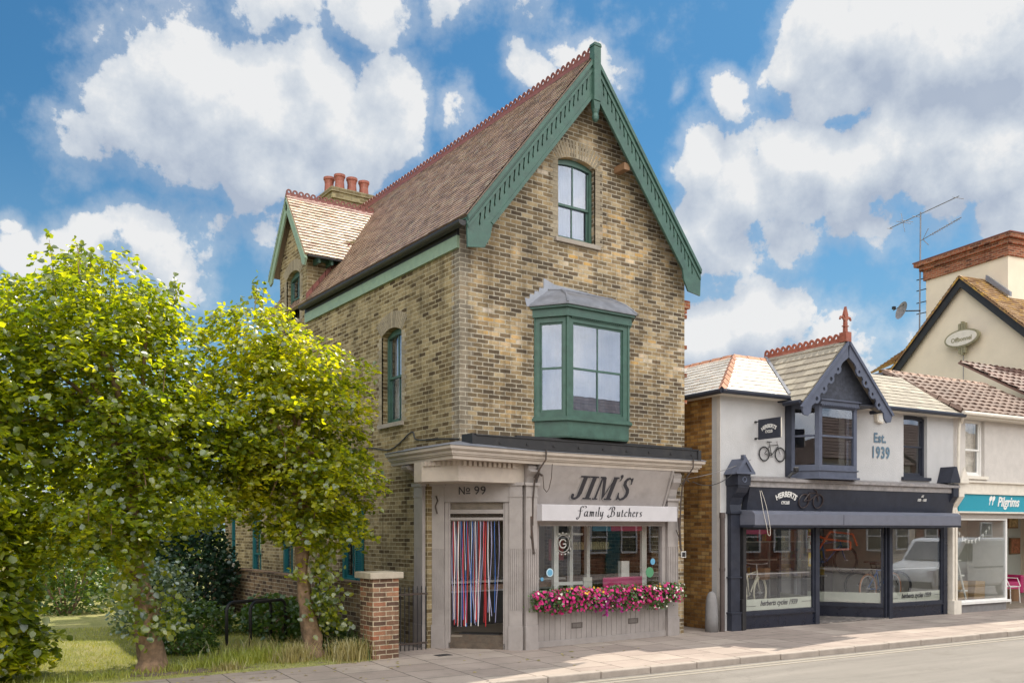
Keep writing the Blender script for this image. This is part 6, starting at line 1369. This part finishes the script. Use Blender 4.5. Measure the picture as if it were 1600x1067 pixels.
lime_tree('broad dark lime at the left edge with foliage reaching down to the grass',(-6.9,1.1,0),
  [(-6.9,1.1,-.05),(-6.92,1.1,.6),(-6.9,1.1,1.5),(-6.85,1.1,3.)],[.26,.2,.17,.12],
  [(-6.75,.9,1.35,.60,.6,.95,3),(-6.6,1.0,.55,.62,.5,.5,2),(-6.9,1.1,3.6,1.1,1.1,1.5,3),(-6.7,1.0,2.4,.7,.8,.7,1.5)],900,leaf=.10,shoots=[(-6.6,.9,4.9,.4,.1)],sprouts=[(-6.45,.8,1.0,.35,.5,110)],seed=8,per=18)
# ---- low growth
M_grass=leafmat('grass_blades',[(0,(.12,.16,.025)),(.5,(.28,.30,.06)),(1,(.5,.45,.15))],.35,.04)
M_straw=leafmat('dry_grass',[(0,(.16,.15,.06)),(.5,(.32,.27,.13)),(1,(.5,.42,.24))],.3,.04)
M_weed=leafmat('weed_leaves',[(0,(.025,.06,.012)),(.5,(.06,.11,.02)),(1,(.13,.18,.04))],.35,.06)
M_dkleaf=leafmat('dark_conifer',[(0,(.006,.018,.010)),(.5,(.012,.035,.018)),(1,(.03,.06,.03))],.15,.05)
def blades(n,xr,yr,h,w,zf,tilt=.35):
    x=rng.uniform(*xr,n); y=rng.uniform(*yr,n)
    z=np.array([zf(a,b) for a,b in zip(x,y)]); a=rng.uniform(0,2*math.pi,n); hh=h*rng.uniform(.5,1.2,n)
    dx=np.cos(a)*w/2; dy=np.sin(a)*w/2; lx=rng.normal(0,tilt,n)*hh; ly=rng.normal(0,tilt,n)*hh
    V=np.stack([np.stack([x-dx,y-dy,z],1),np.stack([x+dx,y+dy,z],1),np.stack([x+lx,y+ly,z+hh],1)],1).reshape(-1,3)
    return V,[(np.arange(n)*3)[:,None]+np.array([0,1,2])[None,:]]
rng=np.random.default_rng(21)
edge=lambda x: .02-(x+1.5)*.085
V,F=blades(52000,(-11,-1.5),(.25,6.),.055,.009,lambda a,b:lawn_z(a,b)-.01)
keep=(V[::3,1]>edge(V[::3,0])+.05); V=V.reshape(-1,3,3)[keep].reshape(-1,3); F=[(np.arange(len(V)//3)*3)[:,None]+np.array([0,1,2])[None,:]]
np_mesh('lawn_grass',V,F,M_grass,label='short sunlit lawn grass covering the park floor',cat='grass',kind='stuff')
def tuft(label,cx,cy,rx,ry,n,h,mat,name='grass_tuft',cat='grass tuft',w=.012,grp='grass tufts at the foot of the trees'):
    x=cx+rng.normal(0,rx,n); y=cy+rng.normal(0,ry,n); y=np.maximum(y,edge(x)+.03); a=rng.uniform(0,6.28,n); hh=h*rng.uniform(.4,1.15,n); z=np.full(n,.0)
    l=rng.normal(0,.3,(n,2))*hh[:,None]; dx=np.cos(a)*w/2;dy=np.sin(a)*w/2
    p0=np.stack([x-dx,y-dy,z],1);p1=np.stack([x+dx,y+dy,z],1);p2=np.stack([x+l[:,0]*.4+dx,y+l[:,1]*.4+dy,z+hh*.6],1);p3=np.stack([x+l[:,0]*.4-dx,y+l[:,1]*.4-dy,z+hh*.6],1);p4=np.stack([x+l[:,0],y+l[:,1],z+hh],1)
    V=np.stack([p0,p1,p2,p3,p4],1).reshape(-1,3); b=np.arange(n)*5; F=[b[:,None]+np.array([0,1,2,3])[None,:],b[:,None]+np.array([3,2,4])[None,:]]
    b0=(cx,cy,0); t=thing(name,label,cat,b0,grp); np_mesh('blades',V,F,mat,t); t['kind']='stuff'; return t
for i,(cx,cy,rx,ry,n,h,m,lb) in enumerate([(-2.55,.55,.14,.08,420,.32,M_straw,'straw-coloured grass tuft left of the lime trunk nearest the pier'),(-1.75,.38,.16,.10,520,.34,M_straw,'dry pale grass between the nearest lime trunk and the brick pier'),(-3.0,1.1,.35,.15,600,.26,M_grass,'long green grass in front of the cycle racks'),(-3.3,.85,.35,.12,520,.2,M_grass,'low green grass strip beside the bare earth patch'),(-3.62,.42,.10,.05,160,.16,M_straw,'small dry tuft at the pavement edge'),(-4.25,.75,.16,.1,200,.16,M_grass,'short tuft at the foot of the burred lime trunk'),(-5.6,.7,.7,.12,800,.12,M_grass,'rough grass fringe along the pavement left of the burred trunk'),(-1.4,1.0,.12,.3,300,.45,M_weed,'tall weeds growing against the brick pier'),(-2.4,1.7,.5,.3,420,.3,M_straw,'tall seeding grass behind the cycle racks')]):
    tuft(lb,cx,cy,rx,ry,n,h,m)
def bush(label,cx,cy,cz,r,n,leaf,mat,name='shrub',cat='shrub',grp='shrubs in the park',flowers=None,base_z=0.):
    t=thing(name,label,cat,(cx,cy,base_z),grp); d=rng.normal(0,1,(n,3)); d/=np.linalg.norm(d,axis=1)[:,None]
    rr=rng.uniform(.2,1,n)**.4*(1+.22*np.array([noise.noise(Vector(q*3.)+Vector((cx,cy,0))) for q in d])); C=np.array([cx,cy,cz])+d*rr[:,None]*np.array(r); C=C[C[:,2]>base_z-.02]; d=d[:len(C)]
    V,F=leaves_np(C,np.tile([0,0,1.],(len(C),1))+rng.normal(0,.4,(len(C),3)),leaf,rand=.6); np_mesh('foliage',V,F,mat,t)
    mb=MB()
    for k in range(7): a=k*.9; mb.tube([(cx,cy,base_z-.1),(cx+math.cos(a)*r[0]*.3,cy+math.sin(a)*r[1]*.3,base_z+(cz-base_z)*.6),(cx+math.cos(a)*r[0]*.6,cy+math.sin(a)*r[1]*.6,cz+r[2]*.3)],[.03,.02,.006],5,False)
    mb.build('stems',M_bark,t)
    if flowers:
        k=flowers[1]; d=rng.normal(0,1,(k,3)); d/=np.linalg.norm(d,axis=1)[:,None]; d[:,1]=-abs(d[:,1]); C=np.array([cx,cy,cz])+d*np.array(r)*.98; V,F=petal_np(C,d,.09); np_mesh('blossom',V,F,flowers[0],t)
    return t
bush('dark weeds between the burred lime trunk and the cycle racks',-3.75,2.3,.22,(.55,.5,.32),1500,.06,M_weed)
bush('dark undergrowth behind the burred lime trunk, short of the silvery shrub',-3.0,4.2,.3,(.7,.6,.45),1700,.07,M_weed)
bush('dark conifer bush filling the corner behind the cycle racks',-2.15,7.6,1.1,(.9,1.2,1.35),5200,.09,M_dkleaf,'conifer','conifer')
bush('dark ivy-like ground shrub at the foot of the garden wall',-1.75,3.6,.35,(.6,1.3,.5),2600,.08,M_weed)
bush('silvery green shrub behind the burred lime trunk',-3.6,5.0,.7,(.8,.8,.9),2600,.07,leafmat('silver_leaf',[(0,(.06,.10,.06)),(1,(.2,.26,.18))],.3))
bush('clipped dark green shrub beyond the lawn behind the burred trunk',-4.4,9.5,1.0,(1.1,1.1,1.3),3000,.09,M_weed)
bush('sunlit flowering shrub with cream blooms at the end of the lawn',-6.6,12.0,1.1,(1.6,1.1,1.3),4200,.09,leafmat('pale_shrub',[(0,(.18,.2,.07)),(1,(.5,.46,.22))],.4),flowers=(PC[2],160))
bush('straw-coloured low shrub beside the sunny end of the lawn',-5.6,10.5,.5,(.8,.6,.7),2200,.07,M_straw)
bush('broad pale green shrub at the far left end of the lawn',-9.5,12.5,1.2,(1.7,1.2,1.5),3600,.1,leafmat('mid_shrub',[(0,(.16,.18,.06)),(1,(.48,.44,.24))],.4))
bush('feathery tamarisk-like shrub with pinkish haze beyond the lawn',-7.6,15.5,2.2,(2.0,1.3,1.6),4200,.1,leafmat('pink_shrub',[(0,(.16,.14,.08)),(1,(.42,.34,.25))],.4))
bush('tall dark hedge tree behind the far left of the lawn',-12.5,17.,2.4,(3.,1.5,2.6),5200,.16,M_weed)
bush('tall green hedge tree behind the middle of the lawn',-4.0,16.,2.2,(2.6,1.5,2.4),5200,.16,M_lime)
bush('rounded dark hedge tree closing the view beside the house corner',-1.2,14.5,2.2,(2.0,1.4,2.6),4600,.14,M_weed)
bush('weed clump growing along the pier foot on the lawn side',-1.75,1.15,.3,(.28,.35,.35),900,.06,M_weed)
# bare earth patches
er=MB(); er.slab([(-3.5+.75*math.cos(t)*(1+.2*math.sin(3*t)),.52+.14*math.sin(t)) for t in [2*math.pi*k/20 for k in range(20)]],(),.0,.032,Z); er.slab([(-2.15+.42*math.cos(t),.50+.22*math.sin(t)*(1+.2*math.sin(2*t))) for t in [2*math.pi*k/20 for k in range(20)]],(),.0,.034,Z); er.slab([(-4.4+.55*math.cos(t),.72+.22*math.sin(t)) for t in [2*math.pi*k/20 for k in range(20)]],(),.0,.036,Z)
er.build('bare_earth',paint('bare_earth',(.16,.12,.09),.95,.25,12,.8,60),kind='structure')
rng=np.random.default_rng(5)
k=90; C=np.stack([rng.uniform(-5.5,3.,k),rng.uniform(-2.6,.1,k),np.full(k,.008)],1); C[:50,1]=rng.uniform(-.6,.35,50); C[:50,0]=rng.uniform(-5.,-1.,50); C=C[(C[:,1]>-2.4)]
V,F=leaves_np(C,np.tile([0,0,1.],(len(C),1)),.05,rand=.12,fold=.2); np_mesh('leaf_litter',V,F,M_straw,label='scattered dry fallen leaves lying on the pavement near the trees',cat='leaf litter',kind='stuff')
# ---- cycle racks
for i,((xa,ya),(xb,yb),lb) in enumerate((((-2.97,2.6),(-2.05,3.05),'black tubular cycle hoop, the farther of the two on the grass'),((-2.62,2.45),(-1.86,2.85),'black tubular cycle hoop, the nearer of the two on the grass'))):
    t=thing('cycle_rack',lb,'cycle rack',((xa+xb)/2,(ya+yb)/2,0),'black cycle hoops'); r=.14; a=Vector((xa,ya,0));b=Vector((xb,yb,0)); d=(b-a).normalized(); h=.80
    pts=[a]+[a+Vector((0,0,h-r))]+[a+d*(r-r*math.cos(q))+Vector((0,0,h-r+r*math.sin(q))) for q in [math.pi/2*k/6 for k in range(1,7)]]+[b-d*(r-r*math.sin(q))+Vector((0,0,h-r+r*math.cos(q))) for q in [math.pi/2*k/6 for k in range(0,7)]]+[b]
    mb=MB(); mb.tube(pts,.028,10); mb.build('hoop',M_black,t,smooth=True)
    for p in (a,b): mb=MB(); mb.lathe([(.07,0),(.07,.012),(.035,.02)],p,12); mb.build('foot_plate',M_black,t)
# ================================================================== ACROSS THE STREET (seen mirrored in the windows)
FR=FR_ST
M_glassd=paint('dark_window_glass',(.03,.035,.04),.08,.1,2,0,spec=.8)
def terrace(u0,u1,v,h,mat,label,doorx,nwin,roofmat=None):
    t=thing('terrace_house',label,'house',((u0+u1)/2,v,0)); mb=MB(); mb.box(u0,u1,0,h,v-7,v); mb.build('wall',mat,t)
    mb=MB(); tiles(mb,[(u1,v+.3,h),(u0,v+.3,h),(u0,v-3.5,h+2.6),(u1,v-3.5,h+2.6)],tw=.4,th=.35,lift=.03); tiles(mb,[(u0,v-7.3,h),(u1,v-7.3,h),(u1,v-3.5,h+2.6),(u0,v-3.5,h+2.6)],tw=.5,th=.5,lift=.03); mb.build('roof',M_pan,t)
    for fl in range(2):
        for k in range(nwin):
            x=u0+(k+.5)*(u1-u0)/nwin
            if fl==0 and abs(x-doorx)<.9: continue
            z=.9+fl*2.8; mb=MB(); mb.slab([(x-.55,z),(x+.55,z),(x+.55,z+1.5),(x-.55,z+1.5)],[[(x-.47,z+.08),(x-.47,z+.72),(x+.47,z+.72),(x+.47,z+.08)],[(x-.47,z+.78),(x-.47,z+1.42),(x+.47,z+1.42),(x+.47,z+.78)]],v,v+.06,lambda a,b,d:(a,d,b)); wn_=mb.build('window',M_white,t); mb=MB(); mb.box(x-.5,x+.5,z+.05,z+1.45,v+.005,v+.02); mb.build('pane',M_glassd,wn_)
    mb=MB(); mb.box(doorx-.45,doorx+.45,0,2.1,v,v+.05); mb.build('door',M_teal,t)
terrace(0.5,6.5,-17.2,5.6,M_redbrick,'red brick terrace house across the road with teal door',3.6,3)
terrace(6.6,13.0,-17.2,5.3,M_render3,'pale rendered terrace house across the road beside the red brick one',8.,3)
terrace(13.1,21.0,-17.2,5.8,M_redbrick,'wide red brick terrace house farther along the road',15.,4)
terrace(21.1,30.0,-17.2,5.4,M_render2,'cream rendered terrace house at the far end of the opposite row',24.,4)
terrace(30.1,40,-17.2,5.6,M_redbrick,'red brick terrace house beyond the cream one opposite',33.,4)
terrace(40.1,52,-17.2,5.4,M_render3,'pale terrace house farthest along the opposite row',44.,4)
terrace(52.1,70,-17.2,6.4,M_redbrick,'long red brick house closing the opposite row',60.,5)
terrace(-24,-14.1,-17.2,5.9,M_redbrick,'red brick house left of the pale one behind the photographer',-20.,4)
terrace(-50,-24.1,-17.2,6.4,M_render2,'long cream house at the left end of the opposite row',-33.,8)
terrace(-14.0,-9.5,-17.2,5.6,M_render3,'pale house behind the photographer on the left of the opposite row',-12.,2)
def van(u,v,label):
    t=thing('parked_van',label,'van',(u,v,-.1)); z0=-.1
    side=[(-2.2,.35),(-2.2,1.2),(-2.15,1.75),(-1.95,1.85),(.55,1.85),(.85,1.78),(1.35,1.15),(2.05,.98),(2.2,.8),(2.2,.35)]; fl_=-1; uc=u; u=0.
    mb=MB(); mb.slab([(u+x,z0+z) for x,z in side],(),v-.88,v+.88,lambda a,b,d:(uc-a,d,b)); mb.build('body',paint('van_white',(.72,.71,.68),.25,.03,2,.02,20),t,bevel=.09)
    for s_ in (-1,1):
        y=v+s_*.885
        mb=MB(); mb.slab([(u+.35,z0+1.15),(u+1.12,z0+1.15),(u+.72,z0+1.68),(u+.35,z0+1.7)],(),y-.004,y+.004,lambda a,b,d:(uc-a,d,b)); mb.build('side_window',M_glassd,t)
        mb=MB(); mb.box(uc-.25,uc+2.1,z0+.95,z0+.97,y-.006,y+.006); mb.build('side_moulding',M_black,t)
        for x in (-1.35,1.4):
            mb=MB(); mb.ring((uc-x,v+s_*.80,z0+.32),.24,.085,(1,0,0),(0,0,1),24,8); w_=mb.build('wheel',M_rub,t,smooth=True); mb=MB(); mb.slab([(u+x+p,z0+.32+q) for p,q in circ(0,0,.19,18)],(),y-.03,y-.01,lambda a,b,d:(uc-a,d,b)); mb.build('hubcap',M_awn,w_)
        mb=MB(); mb.box(uc-2.22,uc-2.12,z0+.72,z0+.9,v+s_*.75-.1,v+s_*.75+.1); mb.build('headlight',M_awn,t)
    mb=MB(); mb.slab([(-.72,1.16),(.72,1.16),(.66,1.72),(-.66,1.72)],(),0,.006,lambda a,b,d:(uc-(1.40-(b-1.16)*.9+d),v+a,z0+b+.02)); mb.build('windscreen',M_glassd,t)
    mb=MB(); mb.box(uc-2.26,uc-2.18,z0+.35,z0+.55,v-.8,v+.8); mb.build('bumper',M_black,t); mb=MB(); mb.tube([(uc-.3,v,z0+1.84),(uc-.1,v,z0+2.1)],.01,5); mb.build('roof_aerial',M_black,t)
van(13.7,-4.15,'white panel van parked by the near kerb beyond the frame, mirrored in the shop windows')
FR=Matrix.Identity(4)
